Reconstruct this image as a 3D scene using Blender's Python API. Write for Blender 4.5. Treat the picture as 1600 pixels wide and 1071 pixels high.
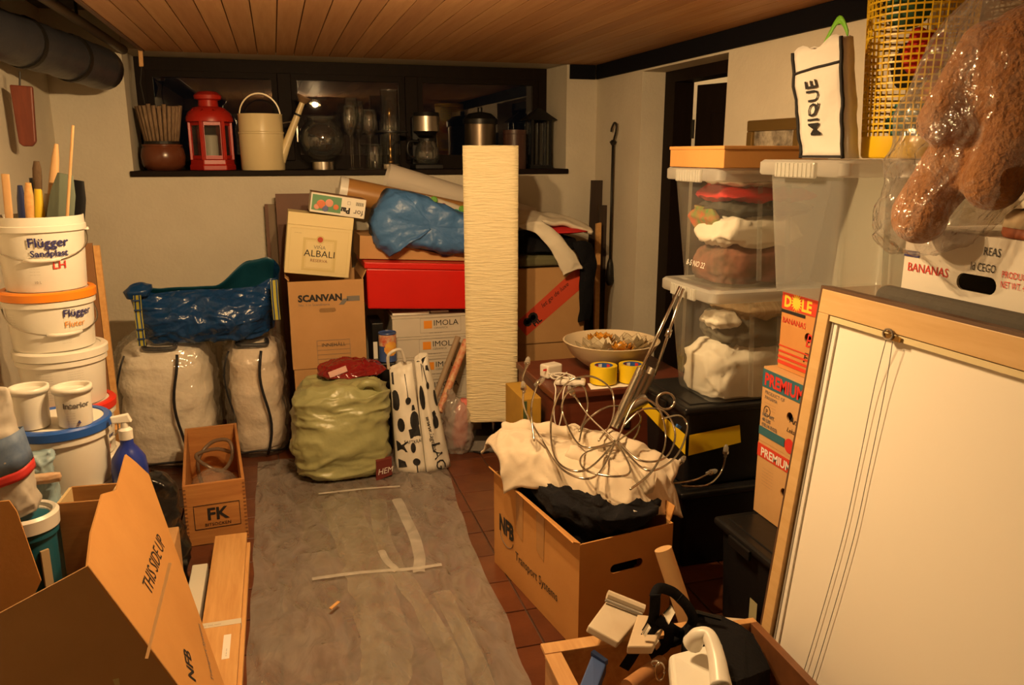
import bpy, bmesh, math, random
from mathutils import Vector, Matrix, noise
V = Vector
R = math.radians
random.seed(7); noise.seed_set(7)
S = bpy.context.scene
COL = S.collection
for o in list(bpy.data.objects): bpy.data.objects.remove(o)

# ---------------------------------------------------------------- camera
CAM = V((0, 0, 1.55)); YAW = R(16.2); PIT = R(13.3); FPX = 1250.0
cd = bpy.data.cameras.new('camera'); cam = bpy.data.objects.new('camera', cd); COL.objects.link(cam)
cam.location = CAM; cam.rotation_euler = (R(90) - PIT, 0, -YAW)
cd.sensor_width = 36; cd.lens = 36 * FPX / 1600; cd.clip_start = .02
S.camera = cam
# ---------------------------------------------------------------- world and exposure
w = bpy.data.worlds.new('night'); S.world = w; w.use_nodes = True
w.node_tree.nodes['Background'].inputs[0].default_value = (.0015, .0014, .0016, 1)
w.node_tree.nodes['Background'].inputs[1].default_value = 1.0
S.view_settings.view_transform = 'Standard'; S.view_settings.look = 'None'
S.view_settings.gamma = 1; S.view_settings.use_curve_mapping = False
S.view_settings.exposure = 0.0
BULB = 3300.0                      # radiance of the two ceiling bulbs
BULB_COL = (1.0, .64, .295)

# pixel (1600x1071 frame) -> point on a plane of known depth / height / side wall
FW = V((math.sin(YAW)*math.cos(PIT), math.cos(YAW)*math.cos(PIT), -math.sin(PIT)))
RT = V((math.cos(YAW), -math.sin(YAW), 0)); UP = RT.cross(FW)
def ray(x, y): return FW + RT*((x-800)/FPX) + UP*((535.5-y)/FPX)
def PY(x, y, v): d = ray(x, y); return CAM + d*(v/d.y)
def PZ(x, y, v): d = ray(x, y); return CAM + d*((v-CAM.z)/d.z)
def PX(x, y, v): d = ray(x, y); return CAM + d*(v/d.x)

# ---------------------------------------------------------------- materials
MATS = {}
def mat(name, col, rough=.6, metal=0., col2=None, ns=6., bump=0., bs=40., spec=.5, emit=0., trans=0., sheen=0., stretch=None, coat=0., detail=4., bdist=.01):
    if name in MATS: return MATS[name]
    m = bpy.data.materials.new(name); m.use_nodes = True; MATS[name] = m
    nt = m.node_tree; b = nt.nodes['Principled BSDF']; L = nt.links.new
    b.inputs['Base Color'].default_value = (*col, 1); b.inputs['Roughness'].default_value = rough
    b.inputs['Metallic'].default_value = metal; b.inputs['Specular IOR Level'].default_value = spec
    b.inputs['Transmission Weight'].default_value = trans
    b.inputs['Coat Weight'].default_value = coat; b.inputs['Sheen Weight'].default_value = sheen
    if emit:
        b.inputs['Emission Color'].default_value = (*col, 1); b.inputs['Emission Strength'].default_value = emit
    if col2 or bump:
        tc = nt.nodes.new('ShaderNodeTexCoord'); mp = nt.nodes.new('ShaderNodeMapping')
        L(tc.outputs['Object'], mp.inputs[0])
        if stretch: mp.inputs['Scale'].default_value = stretch
    if col2:
        n = nt.nodes.new('ShaderNodeTexNoise'); n.inputs['Scale'].default_value = ns; n.inputs['Detail'].default_value = detail
        n.inputs['Roughness'].default_value = .6
        r = nt.nodes.new('ShaderNodeValToRGB'); r.color_ramp.elements[0].position = .32; r.color_ramp.elements[1].position = .68
        r.color_ramp.elements[0].color = (*col, 1); r.color_ramp.elements[1].color = (*col2, 1)
        L(mp.outputs[0], n.inputs['Vector']); L(n.outputs[0], r.inputs[0]); L(r.outputs[0], b.inputs['Base Color'])
    if bump:
        n2 = nt.nodes.new('ShaderNodeTexNoise'); n2.inputs['Scale'].default_value = bs; n2.inputs['Detail'].default_value = 3
        bp = nt.nodes.new('ShaderNodeBump'); bp.inputs['Strength'].default_value = bump; bp.inputs['Distance'].default_value = bdist
        L(mp.outputs[0], n2.inputs['Vector']); L(n2.outputs[0], bp.inputs['Height']); L(bp.outputs[0], b.inputs['Normal'])
    return m
def film(name, tint=(.95, .95, .92), cloud=.2, rough=.12, bump=.0, bs=25., gloss=.9, stretch=None, ior=1.5, bdist=.01, cloud2=None):
    """thin plastic or glass sheet: clear + fresnel gloss + some milky scatter"""
    if name in MATS: return MATS[name]
    m = bpy.data.materials.new(name); m.use_nodes = True; MATS[name] = m
    nt = m.node_tree; L = nt.links.new
    for n in list(nt.nodes):
        if n.type != 'OUTPUT_MATERIAL': nt.nodes.remove(n)
    out = [n for n in nt.nodes][0]
    tr = nt.nodes.new('ShaderNodeBsdfTransparent'); tr.inputs[0].default_value = (*tint, 1)
    df = nt.nodes.new('ShaderNodeBsdfDiffuse'); df.inputs[0].default_value = (*[c*.9 for c in tint], 1)
    tl = nt.nodes.new('ShaderNodeBsdfTranslucent'); tl.inputs[0].default_value = (*[c*.9 for c in tint], 1)
    m0 = nt.nodes.new('ShaderNodeMixShader'); m0.inputs[0].default_value = .5
    m1 = nt.nodes.new('ShaderNodeMixShader'); m1.inputs[0].default_value = cloud
    m2 = nt.nodes.new('ShaderNodeMixShader')
    gl = nt.nodes.new('ShaderNodeBsdfGlossy'); gl.inputs['Roughness'].default_value = rough
    fr = nt.nodes.new('ShaderNodeLayerWeight'); fr.inputs[0].default_value = .5      # Schlick, same from both sides of the sheet
    pw_ = nt.nodes.new('ShaderNodeMath'); pw_.operation = 'POWER'; pw_.inputs[1].default_value = 5
    ma = nt.nodes.new('ShaderNodeMath'); ma.operation = 'MULTIPLY_ADD'; ma.inputs[1].default_value = .92; ma.inputs[2].default_value = .08
    L(fr.outputs['Facing'], pw_.inputs[0]); L(pw_.outputs[0], ma.inputs[0])
    mu = nt.nodes.new('ShaderNodeMath'); mu.operation = 'MULTIPLY'; mu.inputs[1].default_value = gloss
    L(df.outputs[0], m0.inputs[1]); L(tl.outputs[0], m0.inputs[2])
    L(tr.outputs[0], m1.inputs[1]); L(m0.outputs[0], m1.inputs[2])
    L(ma.outputs[0], mu.inputs[0]); L(mu.outputs[0], m2.inputs[0]); L(m1.outputs[0], m2.inputs[1]); L(gl.outputs[0], m2.inputs[2])
    L(m2.outputs[0], out.inputs[0])
    if bump or cloud2 is not None:
        tc = nt.nodes.new('ShaderNodeTexCoord'); mp = nt.nodes.new('ShaderNodeMapping'); L(tc.outputs['Object'], mp.inputs[0])
        if stretch: mp.inputs['Scale'].default_value = stretch
        n2 = nt.nodes.new('ShaderNodeTexNoise'); n2.inputs['Scale'].default_value = bs; n2.inputs['Detail'].default_value = 3
        n2.inputs['Distortion'].default_value = .8
        bp = nt.nodes.new('ShaderNodeBump'); bp.inputs['Strength'].default_value = bump; bp.inputs['Distance'].default_value = bdist
        L(mp.outputs[0], n2.inputs['Vector']); L(n2.outputs[0], bp.inputs['Height'])
        for s in (gl, df): L(bp.outputs[0], s.inputs['Normal'])
        L(bp.outputs[0], fr.inputs['Normal'])
        if cloud2 is not None:
            mr = nt.nodes.new('ShaderNodeMapRange'); mr.inputs[1].default_value = .35; mr.inputs[2].default_value = .65
            mr.inputs[3].default_value = cloud; mr.inputs[4].default_value = cloud2
            L(n2.outputs[0], mr.inputs[0]); L(mr.outputs[0], m1.inputs[0])
    return m

WALL = mat('plaster', (.66, .61, .50), .85, col2=(.58, .53, .43), ns=2.2, bump=.25, bs=55, spec=.2)
PINE = mat('pine', (.62, .36, .15), .45, col2=(.48, .25, .09), ns=3, stretch=(14, 1.2, 14), bump=.08, bs=20)
PINE2 = mat('pine_warm', (.70, .40, .15), .5, col2=(.58, .30, .10), ns=4, stretch=(12, 1, 12), bump=.06, bs=20)
CEILW = [mat('ceiling_pine_%s' % n, a, .55, col2=b, ns=2.4, stretch=(16, .8, 16), bump=.05, bs=14) for n, a, b in
         (('a', (.50, .27, .12), (.42, .21, .08)), ('b', (.46, .24, .10), (.37, .18, .07)), ('c', (.54, .30, .13), (.44, .23, .09)))]
CRATE = mat('crate_wood', (.52, .24, .07), .5, col2=(.40, .16, .045), ns=3, stretch=(1, 2, 14), bump=.1, bs=24)
DARKW = mat('dark_brown_wood', (.011, .006, .004), .6, spec=.12, col2=(.008, .004, .003), ns=5, stretch=(8, 8, 1))
BLACKTRIM = mat('black_trim', (.006, .006, .009), .7, spec=.08)
CARD = mat('cardboard', (.50, .29, .125), .8, col2=(.45, .255, .105), ns=5, bump=.05, bs=70, spec=.25)
CARDL = mat('cardboard_light', (.58, .37, .175), .8, col2=(.53, .33, .15), ns=5, bump=.05, bs=70, spec=.25)
CARDO = mat('cardboard_orange', (.56, .28, .085), .75, col2=(.50, .24, .07), ns=4, bump=.05, bs=60, spec=.3)
CARDB = mat('cardboard_banana', (.60, .36, .16), .7, col2=(.55, .32, .13), ns=5, bump=.05, bs=60, spec=.3)
CARDW = mat('white_carton', (.74, .70, .62), .6, col2=(.68, .64, .56), ns=4)
WHITEP = mat('white_plastic', (.78, .75, .68), .35, col2=(.72, .69, .61), ns=5)
INK = mat('black_ink', (.012, .011, .012), .7)
INKB = mat('navy_ink', (.02, .02, .13), .6)
INKR = mat('red_ink', (.62, .03, .02), .6)
INKO = mat('orange_ink', (.75, .28, .02), .6)
INKG = mat('grey_ink', (.16, .15, .14), .7)
PAPER = mat('paper', (.80, .77, .70), .8)
STEEL = mat('steel', (.62, .58, .52), .22, metal=1.)
STEELB = mat('brushed_steel', (.50, .46, .40), .35, metal=1., bump=.05, bs=60, stretch=(1, 1, 20))
IRON = mat('black_iron', (.02, .017, .014), .5, metal=.4)
BLACKP = mat('black_plastic', (.008, .008, .009), .38, bump=.04, bs=30, spec=.35)
BLACKC = mat('black_cloth', (.007, .007, .009), .9, bump=.3, bs=60, spec=.15)
RED = mat('red_plastic', (.60, .012, .008), .35, col2=(.54, .010, .007), ns=4)
GLASS = film('clear_glass', (.96, .97, .96), .015, .02, gloss=1.)
BINP = film('milky_bin_plastic', (.97, .98, .96), .09, .22, bump=.03, bs=8)
BINC = film('cloudy_bin_plastic', (.90, .93, .92), .27, .25, bump=.03, bs=6)
LIDP = film('frosted_lid_plastic', (.92, .92, .88), .62, .3, bump=.05, bs=30)
BAGF = film('duvet_bag_film', (.99, .98, .96), .07, .13, bump=.55, bs=13, gloss=.9, bdist=.02)
BEARF = film('thin_bag_film', (.99, .98, .97), .06, .10, bump=.8, bs=17, gloss=1.0, bdist=.03, cloud2=.20)

# ---------------------------------------------------------------- mesh builder
ROOTM = {}
class MB:
    def __init__(s): s.v = []; s.f = []
    def add(s, vs, fs):
        n = len(s.v); s.v += [V(p) for p in vs]; s.f += [tuple(i+n for i in f) for f in fs]; return s
    def box(s, c, d, rot=None):
        hx, hy, hz = d[0]/2, d[1]/2, d[2]/2
        p = [V((x, y, z)) for x in (-hx, hx) for y in (-hy, hy) for z in (-hz, hz)]
        if rot is not None: p = [rot @ q for q in p]
        return s.add([q+V(c) for q in p], [(0, 1, 3, 2), (4, 6, 7, 5), (0, 4, 5, 1), (2, 3, 7, 6), (0, 2, 6, 4), (1, 5, 7, 3)])
    def bb(s, a, b):
        return s.box([(a[i]+b[i])/2 for i in range(3)], [abs(b[i]-a[i]) for i in range(3)])
    def hexa(s, lo, hi):
        n = len(lo)
        return s.add(list(lo)+list(hi), [tuple(range(n))[::-1], tuple(range(n, 2*n))]+[(i, (i+1) % n, n+(i+1) % n, n+i) for i in range(n)])
    def loft(s, rings, cap=True, closed=True):
        n = len(rings[0]); vs = [p for r in rings for p in r]; fs = []
        for k in range(len(rings)-1):
            for i in range(n if closed else n-1):
                j = (i+1) % n; fs.append((k*n+i, k*n+j, (k+1)*n+j, (k+1)*n+i))
        if cap: fs += [tuple(range(n))[::-1], tuple(range((len(rings)-1)*n, len(rings)*n))]
        return s.add(vs, fs)
    def tube(s, pts, r, seg=8, cap=True):
        pts = [V(p) for p in pts]; n = len(pts); rs = r if isinstance(r, (list, tuple)) else [r]*n
        rings = []; t0 = None; u = None
        for i in range(n):
            t = (pts[min(i+1, n-1)]-pts[max(i-1, 0)]).normalized()
            if u is None:
                u = t.cross(V((0, 0, 1)) if abs(t.z) < .9 else V((1, 0, 0))).normalized()
            else:
                u = (u - t*u.dot(t)).normalized()
            w_ = t.cross(u)
            rings.append([pts[i]+(u*math.cos(2*math.pi*k/seg)+w_*math.sin(2*math.pi*k/seg))*rs[i] for k in range(seg)])
        return s.loft(rings, cap)
    def lathe(s, prof, c=(0, 0, 0), seg=24, cap=True, rot=None, a0=0):
        rings = []
        for r, z in prof:
            ring = [V((r*math.cos(a0+2*math.pi*k/seg), r*math.sin(a0+2*math.pi*k/seg), z)) for k in range(seg)]
            if rot is not None: ring = [rot @ p for p in ring]
            rings.append([p+V(c) for p in ring])
        return s.loft(rings, cap)
    def grid(s, fn, nu, nv):
        vs = [fn(i/nu, j/nv) for j in range(nv+1) for i in range(nu+1)]; w_ = nu+1
        return s.add(vs, [(j*w_+i, j*w_+i+1, (j+1)*w_+i+1, (j+1)*w_+i) for j in range(nv) for i in range(nu)])
    def panel(s, o, right, up, w_, h, t=.004, holes=()):
        """flat panel centred on o with real stadium holes, thickness goes inwards (-normal)"""
        right = V(right).normalized(); up = V(up).normalized(); nrm = right.cross(up); o = V(o)
        bm = bmesh.new()
        def loop(pts):
            vs = [bm.verts.new((x, y, 0)) for x, y in pts]
            return [bm.edges.new((vs[i], vs[(i+1) % len(vs)])) for i in range(len(vs))]
        es = loop([(-w_/2, -h/2), (w_/2, -h/2), (w_/2, h/2), (-w_/2, h/2)])
        for (u, v, rw, rh) in holes:
            a = max(rw-rh, 0); pts = []
            for k in range(16):
                an = 2*math.pi*(k+.5)/16; cx = a if math.cos(an) > 0 else -a
                pts.append((u+cx+rh*math.cos(an), v+rh*math.sin(an)))
            es += loop(pts)
        r = bmesh.ops.triangle_fill(bm, edges=es, use_beauty=True, use_dissolve=False)
        for f in bm.faces:
            if f.normal.z < 0: f.normal_flip()
        g = bmesh.ops.extrude_face_region(bm, geom=list(bm.faces))
        bmesh.ops.translate(bm, verts=[e for e in g['geom'] if isinstance(e, bmesh.types.BMVert)], vec=(0, 0, -t))
        bm.verts.index_update()
        s.add([o+right*v.co.x+up*v.co.y+nrm*v.co.z for v in bm.verts], [tuple(v.index for v in f.verts) for f in bm.faces])
        bm.free(); return s
    def disp(s, amp, sc, seed=0, zmin=None):
        for i, p in enumerate(s.v):
            q = p*sc + V((seed*3.1, seed*1.7, seed*.9))
            d = noise.noise_vector(q)*.65 + noise.noise_vector(q*2.3)*.35
            p2 = p + d*amp
            if zmin is not None and p2.z < zmin: p2.z = zmin
            s.v[i] = p2
        return s
    def normals(s):
        ns = [V((0, 0, 0)) for _ in s.v]
        for f in s.f:
            if len(f) > 6: continue
            n = (s.v[f[1]]-s.v[f[0]]).cross(s.v[f[2]]-s.v[f[0]])
            for i in f: ns[i] += n
        return [n.normalized() if n.length > 1e-12 else n for n in ns]
    def wrinkle(s, amp, sc, seed=0, st=(1, 1, 1), zmin=None):
        """sharp creases along the surface normal"""
        ns = s.normals()
        for i, p in enumerate(s.v):
            q = V((p.x*st[0], p.y*st[1], p.z*st[2]))*sc+V((seed*2.3, seed*1.1, seed*.7)); q = q+noise.noise_vector(q*.6)*.8
            r1 = (1-abs(noise.noise(q)))**5; r2 = (1-abs(noise.noise(q*2.1+V((5, 1, 3)))))**5
            p2 = p+ns[i]*amp*(r1+.5*r2-.35)
            if zmin is not None and p2.z < zmin: p2.z = zmin
            s.v[i] = p2
        return s
    def xf(s, M):
        s.v = [M @ p for p in s.v]; return s
    def build(s, name, m, parent=None, smooth=False, bevel=0., seg=2, world=False, auto=None, subd=0, solid=0.):
        me = bpy.data.meshes.new(name)
        vs = s.v
        if world and parent is not None:
            inv = ROOTM[parent.name].inverted(); vs = [inv @ p for p in vs]
        me.from_pydata([tuple(p) for p in vs], [], s.f)
        bm = bmesh.new(); bm.from_mesh(me)
        bmesh.ops.delete(bm, geom=[v for v in bm.verts if not v.link_faces], context='VERTS')
        bmesh.ops.recalc_face_normals(bm, faces=bm.faces)
        if bevel:
            es = [e for e in bm.edges if len(e.link_faces) == 2 and e.calc_face_angle(0) > .6]
            bmesh.ops.bevel(bm, geom=es, offset=bevel, segments=seg, affect='EDGES', profile=.5)
        if smooth or auto:
            for f in bm.faces: f.smooth = True
            if auto:
                for e in bm.edges:
                    if len(e.link_faces) == 2 and e.calc_face_angle(0) > R(auto): e.smooth = False
        bm.to_mesh(me); bm.free()
        me.materials.append(m)
        o = bpy.data.objects.new(name, me); COL.objects.link(o)
        if parent is not None:
            o.parent = parent
            if parent.name in ROOTM: ROOTM[o.name] = ROOTM[parent.name]
        if subd:
            md = o.modifiers.new('subd', 'SUBSURF'); md.levels = subd; md.render_levels = subd
        if solid:
            md = o.modifiers.new('solid', 'SOLIDIFY'); md.thickness = solid; md.offset = 0
        return o
def tag(o, label, cat, group=None):
    o['label'] = label; o['category'] = cat
    if group: o['group'] = group
    return o
def thing(name, label, cat, loc=(0, 0, 0), rz=0., group=None, rot=None):
    o = bpy.data.objects.new(name, None); COL.objects.link(o); o.empty_display_size = .05
    o.location = loc
    o.rotation_euler = rot.to_euler() if rot is not None else (0, 0, rz)
    Rm = rot.to_4x4() if rot is not None else Matrix.Rotation(rz, 4, 'Z')
    ROOTM[o.name] = Matrix.Translation(V(loc)) @ Rm
    return tag(o, label, cat, group)
def struct(o): o['kind'] = 'structure'; return o
def superring(cx, cy, z, rx, ry, pw=2.5, n=36, ph=0):
    out = []
    for k in range(n):
        a = 2*math.pi*k/n+ph; c, s_ = math.cos(a), math.sin(a)
        out.append(V((cx+rx*math.copysign(abs(c)**(2/pw), c), cy+ry*math.copysign(abs(s_)**(2/pw), s_), z)))
    return out
def bagmesh(secs, pw=2.6, n=40, sub=4, amp=.01, sc=9, seed=1, zmin=None):
    """loft through (z, cx, cy, rx, ry) sections, interpolated, then wrinkled"""
    rings = []
    for i in range(len(secs)-1):
        a, b = secs[i], secs[i+1]
        for k in range(sub):
            t = k/sub; rings.append(superring(*[a[j]+(b[j]-a[j])*t for j in (1, 2, 0, 3, 4)], pw, n))
    e = secs[-1]; rings.append(superring(e[1], e[2], e[0], e[3], e[4], pw, n))
    m = MB(); m.loft(rings)
    if amp: m.disp(amp, sc, seed, zmin)
    return m
def smoothpath(pts, n=8):
    pts = [V(p) for p in pts]; out = []
    for i in range(len(pts)-1):
        p0 = pts[max(i-1, 0)]; p1 = pts[i]; p2 = pts[i+1]; p3 = pts[min(i+2, len(pts)-1)]
        for k in range(n):
            t = k/n
            out.append(.5*((2*p1)+(p2-p0)*t+(2*p0-5*p1+4*p2-p3)*t*t+(3*p1-p0-3*p2+p3)*t*t*t))
    out.append(pts[-1]); return out
def text(s_, size, m, parent, o, right=(1, 0, 0), up=(0, 0, 1), align='LEFT', bold=0., sx=1., bend=None, name='lettering', shear=0., world=False, lift=.0012, lines=1., warp=None):
    cu = bpy.data.curves.new('t', 'FONT'); cu.body = s_; cu.size = size; cu.align_x = align; cu.resolution_u = 2
    cu.offset = bold; cu.shear = shear; cu.space_line = lines
    t = bpy.data.objects.new('t', cu); COL.objects.link(t)
    me = bpy.data.meshes.new_from_object(t.evaluated_get(bpy.context.evaluated_depsgraph_get()))
    bpy.data.objects.remove(t); bpy.data.curves.remove(cu)
    right = V(right).normalized(); up = V(up); up = (up-right*up.dot(right)).normalized(); nr = right.cross(up); o = V(o)
    inv = ROOTM[parent.name].inverted() if world else None
    for v in me.vertices:
        x, y = v.co.x*sx, v.co.y
        if warp: p = warp(x, y)
        elif bend:           # wrap on a vertical drum of radius bend[0] (bottom) .. slope; o = axis point, right unused
            r0, a0, slope = bend; rr = r0+slope*y+lift; a = a0+x/r0
            p = o+V((rr*math.cos(a), rr*math.sin(a), y))
        else:
            p = o+right*x+up*y+nr*lift
        v.co = inv @ p if inv else p
    me.materials.clear(); me.materials.append(m); me.name = name
    ob = bpy.data.objects.new(name, me); COL.objects.link(ob); ob.parent = parent
    return ob
def decal(name, pts, m, parent, lift=.001, th=.0006, world=False):
    """thin printed patch or tape: polygon in 3D with a little thickness"""
    pts = [V(p) for p in pts]; n = (pts[1]-pts[0]).cross(pts[2]-pts[0]).normalized()
    return MB().hexa([p+n*lift for p in pts], [p+n*(lift+th) for p in pts]).build(name, m, parent, world=world)
def rect(o, right, up, u0, v0, u1, v1):
    o = V(o); right = V(right).normalized(); up = V(up).normalized()
    return [o+right*u0+up*v0, o+right*u1+up*v0, o+right*u1+up*v1, o+right*u0+up*v1]
def frame_lines(name, o, right, up, u0, v0, u1, v1, t, m, parent, extra=()):
    mb = MB(); o = V(o); right = V(right).normalized(); up = V(up).normalized(); n = right.cross(up)
    for a in ((u0, v0, u1, v0+t), (u0, v1-t, u1, v1), (u0, v0, u0+t, v1), (u1-t, v0, u1, v1))+tuple(extra):
        q = rect(o, right, up, *a); mb.hexa([p+n*.0008 for p in q], [p+n*.0014 for p in q])
    return mb.build(name, m, parent)

# ================================================================ THE ROOM
WY = 4.85; CZ = 2.08; LX = -1.10; RX = 1.96; SILL = 1.457
fl = struct(MB().bb((-1.3, -1.6, -.12), (2.3, 5.3, -.008)).build('floor', mat('grout', (.10, .06, .04), .9)))
TILE = [mat('terracotta_%s' % n, a, .33, col2=b, ns=7, bump=.12, bs=18) for n, a, b in
        (('a', (.135, .040, .016), (.09, .026, .011)), ('b', (.115, .034, .014), (.08, .023, .010)), ('c', (.155, .048, .018), (.105, .031, .013)))]
def sharedmesh(mb, name, m, bevel=0., seg=1):
    o = mb.build(name, m, None, bevel=bevel, seg=seg); me = o.data; bpy.data.objects.remove(o); return me
ts = .205
tm = [sharedmesh(MB().box((0, 0, -.006), (ts-.006, ts-.006, .012)), 'tile', m, .0018) for m in TILE]
for i in range(15):
    for j in range(16):
        x = LX+ts*(i+.5); y = WY-ts*(j+.5)
        if x+ts/2 > RX+.02: continue
        o = bpy.data.objects.new('tile', random.choice(tm)); COL.objects.link(o); o.parent = fl
        o.location = (x, y, random.uniform(-.0008, .0008))
b = MB()
b.bb((LX-.2, WY, 0), (RX+.2, 5.32, SILL-.03)); b.bb((LX-.2, WY, SILL-.03), (-.735, 5.32, 2.4)); b.bb((1.76, WY, SILL-.03), (RX+.2, 5.32, 2.4))
b.bb((-.735, WY+.02, CZ+.012), (1.76, 5.32, 2.4))
struct(b.build('wall_back', WALL))
struct(MB().bb((LX-.2, -1.6, 0), (LX, WY, 2.4)).build('wall_left', WALL))
b = MB().bb((RX, -1.6, 0), (RX+.17, 3.315, 2.3)); b.bb((RX, 4.2, 0), (RX+.17, WY, 2.3)); b.bb((RX, 3.315, 1.985), (RX+.17, 4.2, 2.3))
b.bb((RX+.17, 4.2, 0), (RX+.27, 5.0, 2.3)); b.bb((RX+.17, 2.9, 0), (RX+.27, 3.315, 2.3)); b.bb((RX+.17, 3.315, 1.985), (RX+.27, 4.2, 2.3))
struct(b.build('wall_right', WALL))
struct(MB().bb((LX, -1.6, 0), (RX, -1.45, 2.4)).build('wall_rear', WALL))
# ceiling of pine boards and the unfinished strip by the left wall
ce = struct(MB().bb((-.62, -1.5, CZ+.016), (RX+.01, WY, CZ+.10)).build('ceiling', mat('ceiling_backing', (.34, .19, .09), .9)))
pw = .0955; cm = []
for m in CEILW:
    cm.append(sharedmesh(MB().bb((-pw/2+.0024, -1.45, 0), (pw/2-.0024, WY-.002, .014)), 'plank', m))
for i in range(27):
    o = bpy.data.objects.new('plank', cm[(i*7+i//3) % 3]); COL.objects.link(o); o.parent = ce; o.location = (-.62+pw*(i+.5), 0, CZ)
struct(MB().bb((LX, -1.5, 2.27), (-.60, WY, 2.35)).build('ceiling_left', mat('raw_concrete', (.09, .075, .06), .95, col2=(.06, .05, .04), ns=6, bump=.3, bs=30)))
struct(MB().bb((-.64, -1.45, CZ-.004), (-.621, WY-.002, 2.27)).build('trim_1', mat('brown_edge_board', (.13, .06, .03), .6, col2=(.09, .04, .02), ns=5)))
struct(MB().bb((RX-.018, -1.45, 1.995), (RX-.001, WY-.02, CZ-.001)).build('trim_2', BLACKTRIM, bevel=.003))
struct(MB().bb((1.775, WY-.018, 1.995), (RX-.018, WY-.001, CZ-.001)).build('trim_3', BLACKTRIM, bevel=.003))
# window: deep recess, dark sill, three casements with black night panes
wn = struct(MB().bb((-.735, 5.24, SILL), (1.76, 5.30, SILL+.05)).bb((-.735, 5.24, 2.02), (1.76, 5.30, CZ+.01)).bb((-.735, 5.24, SILL+.05), (-.68, 5.30, 2.02)).bb((1.705, 5.24, SILL+.05), (1.76, 5.30, 2.02)).build('window_1', DARKW))
MB().bb((-.752, WY-.022, SILL-.030), (1.772, 5.25, SILL)).build('window_sill', DARKW, wn, bevel=.004)
xs = [-.68, .09, .86, 1.705]
for x in xs[1:3]: MB().bb((x-.04, 5.225, SILL+.05), (x+.04, 5.295, 2.02)).build('mullion', DARKW, wn, bevel=.004)
for i in range(3):
    x0 = xs[i]+(.04 if i else 0); x1 = xs[i+1]-(.04 if i < 2 else 0)
    fb = MB()
    for a, c in (((x0, SILL+.05), (x0+.035, 2.02)), ((x1-.035, SILL+.05), (x1, 2.02)), ((x0+.035, SILL+.05), (x1-.035, SILL+.085)), ((x0+.035, 1.985), (x1-.035, 2.02))):
        fb.bb((a[0], 5.25, a[1]), (c[0], 5.29, c[1]))
    s_ = fb.build('casement', DARKW, wn)
    MB().bb((x0+.03, 5.268, SILL+.08), (x1-.03, 5.272, 1.99)).build('pane', film('window_glass', (.95, .96, .95), .0, .01, gloss=1.0), s_)
    if i: MB().tube([(x0+.02, 5.245, 1.72), (x0+.02, 5.225, 1.72), (x0+.02, 5.225, 1.62)], .008, 6).build('casement_handle', STEELB, s_)
# door in its niche, hinged on the far jamb and swung out into the lit hall
dr = struct(MB().bb((2.10, 4.085, 0), (2.215, 4.2, 1.925)).bb((2.10, 3.315, 1.925), (2.215, 4.2, 1.985)).bb((2.10, 3.315, 0), (2.215, 3.36, 1.925)).build('door_1', DARKW))
th = R(17); d = V((math.sin(th), -math.cos(th), 0)); n_ = V((math.cos(th), math.sin(th), 0))
p0 = V((2.225, 4.068, .01)); p1 = p0+d*.70
lo = [p0, p1, p1+n_*.04, p0+n_*.04]
leaf = MB().hexa(lo, [p+V((0, 0, 1.90)) for p in lo]).build('door_leaf', DARKW, dr, bevel=.003)
for z0, z1 in ((.15, .85), (1.0, 1.75)):
    q = [p0+d*.12-n_*.006, p0+d*.58-n_*.006, p0+d*.58, p0+d*.12]
    MB().hexa([p+V((0, 0, z0)) for p in q], [p+V((0, 0, z1)) for p in q]).build('door_panel', DARKW, leaf, bevel=.003)
for z in (.3, 1.63): MB().tube([(2.212, 4.074, z), (2.212, 4.074, z+.10)], .011, 8).build('hinge', IRON, leaf)
HW = mat('hall_paint', (.80, .76, .68), .8)
struct(MB().bb((3.5, 2.2, 0), (3.6, 5.6, 2.4)).bb((2.23, 5.0, 0), (3.6, 5.1, 2.4)).bb((2.23, 2.2, 0), (3.6, 2.3, 2.4)).bb((2.13, 2.2, 0), (2.23, 2.95, 2.4)).build('wall_hall', HW))
struct(MB().bb((2.13, 2.2, 2.3), (3.6, 5.1, 2.4)).build('ceiling_hall', HW)); struct(MB().bb((2.3, 2.2, -.12), (3.6, 5.1, 0)).build('floor_hall', TILE[0]))

def bulbmat(name, s_): return mat(name, BULB_COL, .5, emit=s_)
hl = thing('hall_ceiling_lamp_offscreen', 'round ceiling lamp in the lit hall beyond the open door', 'ceiling lamp', (2.9, 4.3, 2.3))
MB().lathe([(.02, 0), (.12, 0), (.12, -.03), (.10, -.035), (.02, -.035)]).build('base', WHITEP, hl, auto=40)
MB().lathe([(.001, -.13), (.06, -.12), (.095, -.08), (.10, -.036), (.001, -.036)]).build('lamp_globe_offscreen', bulbmat('hall_bulb', 34.), hl, smooth=True)
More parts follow.
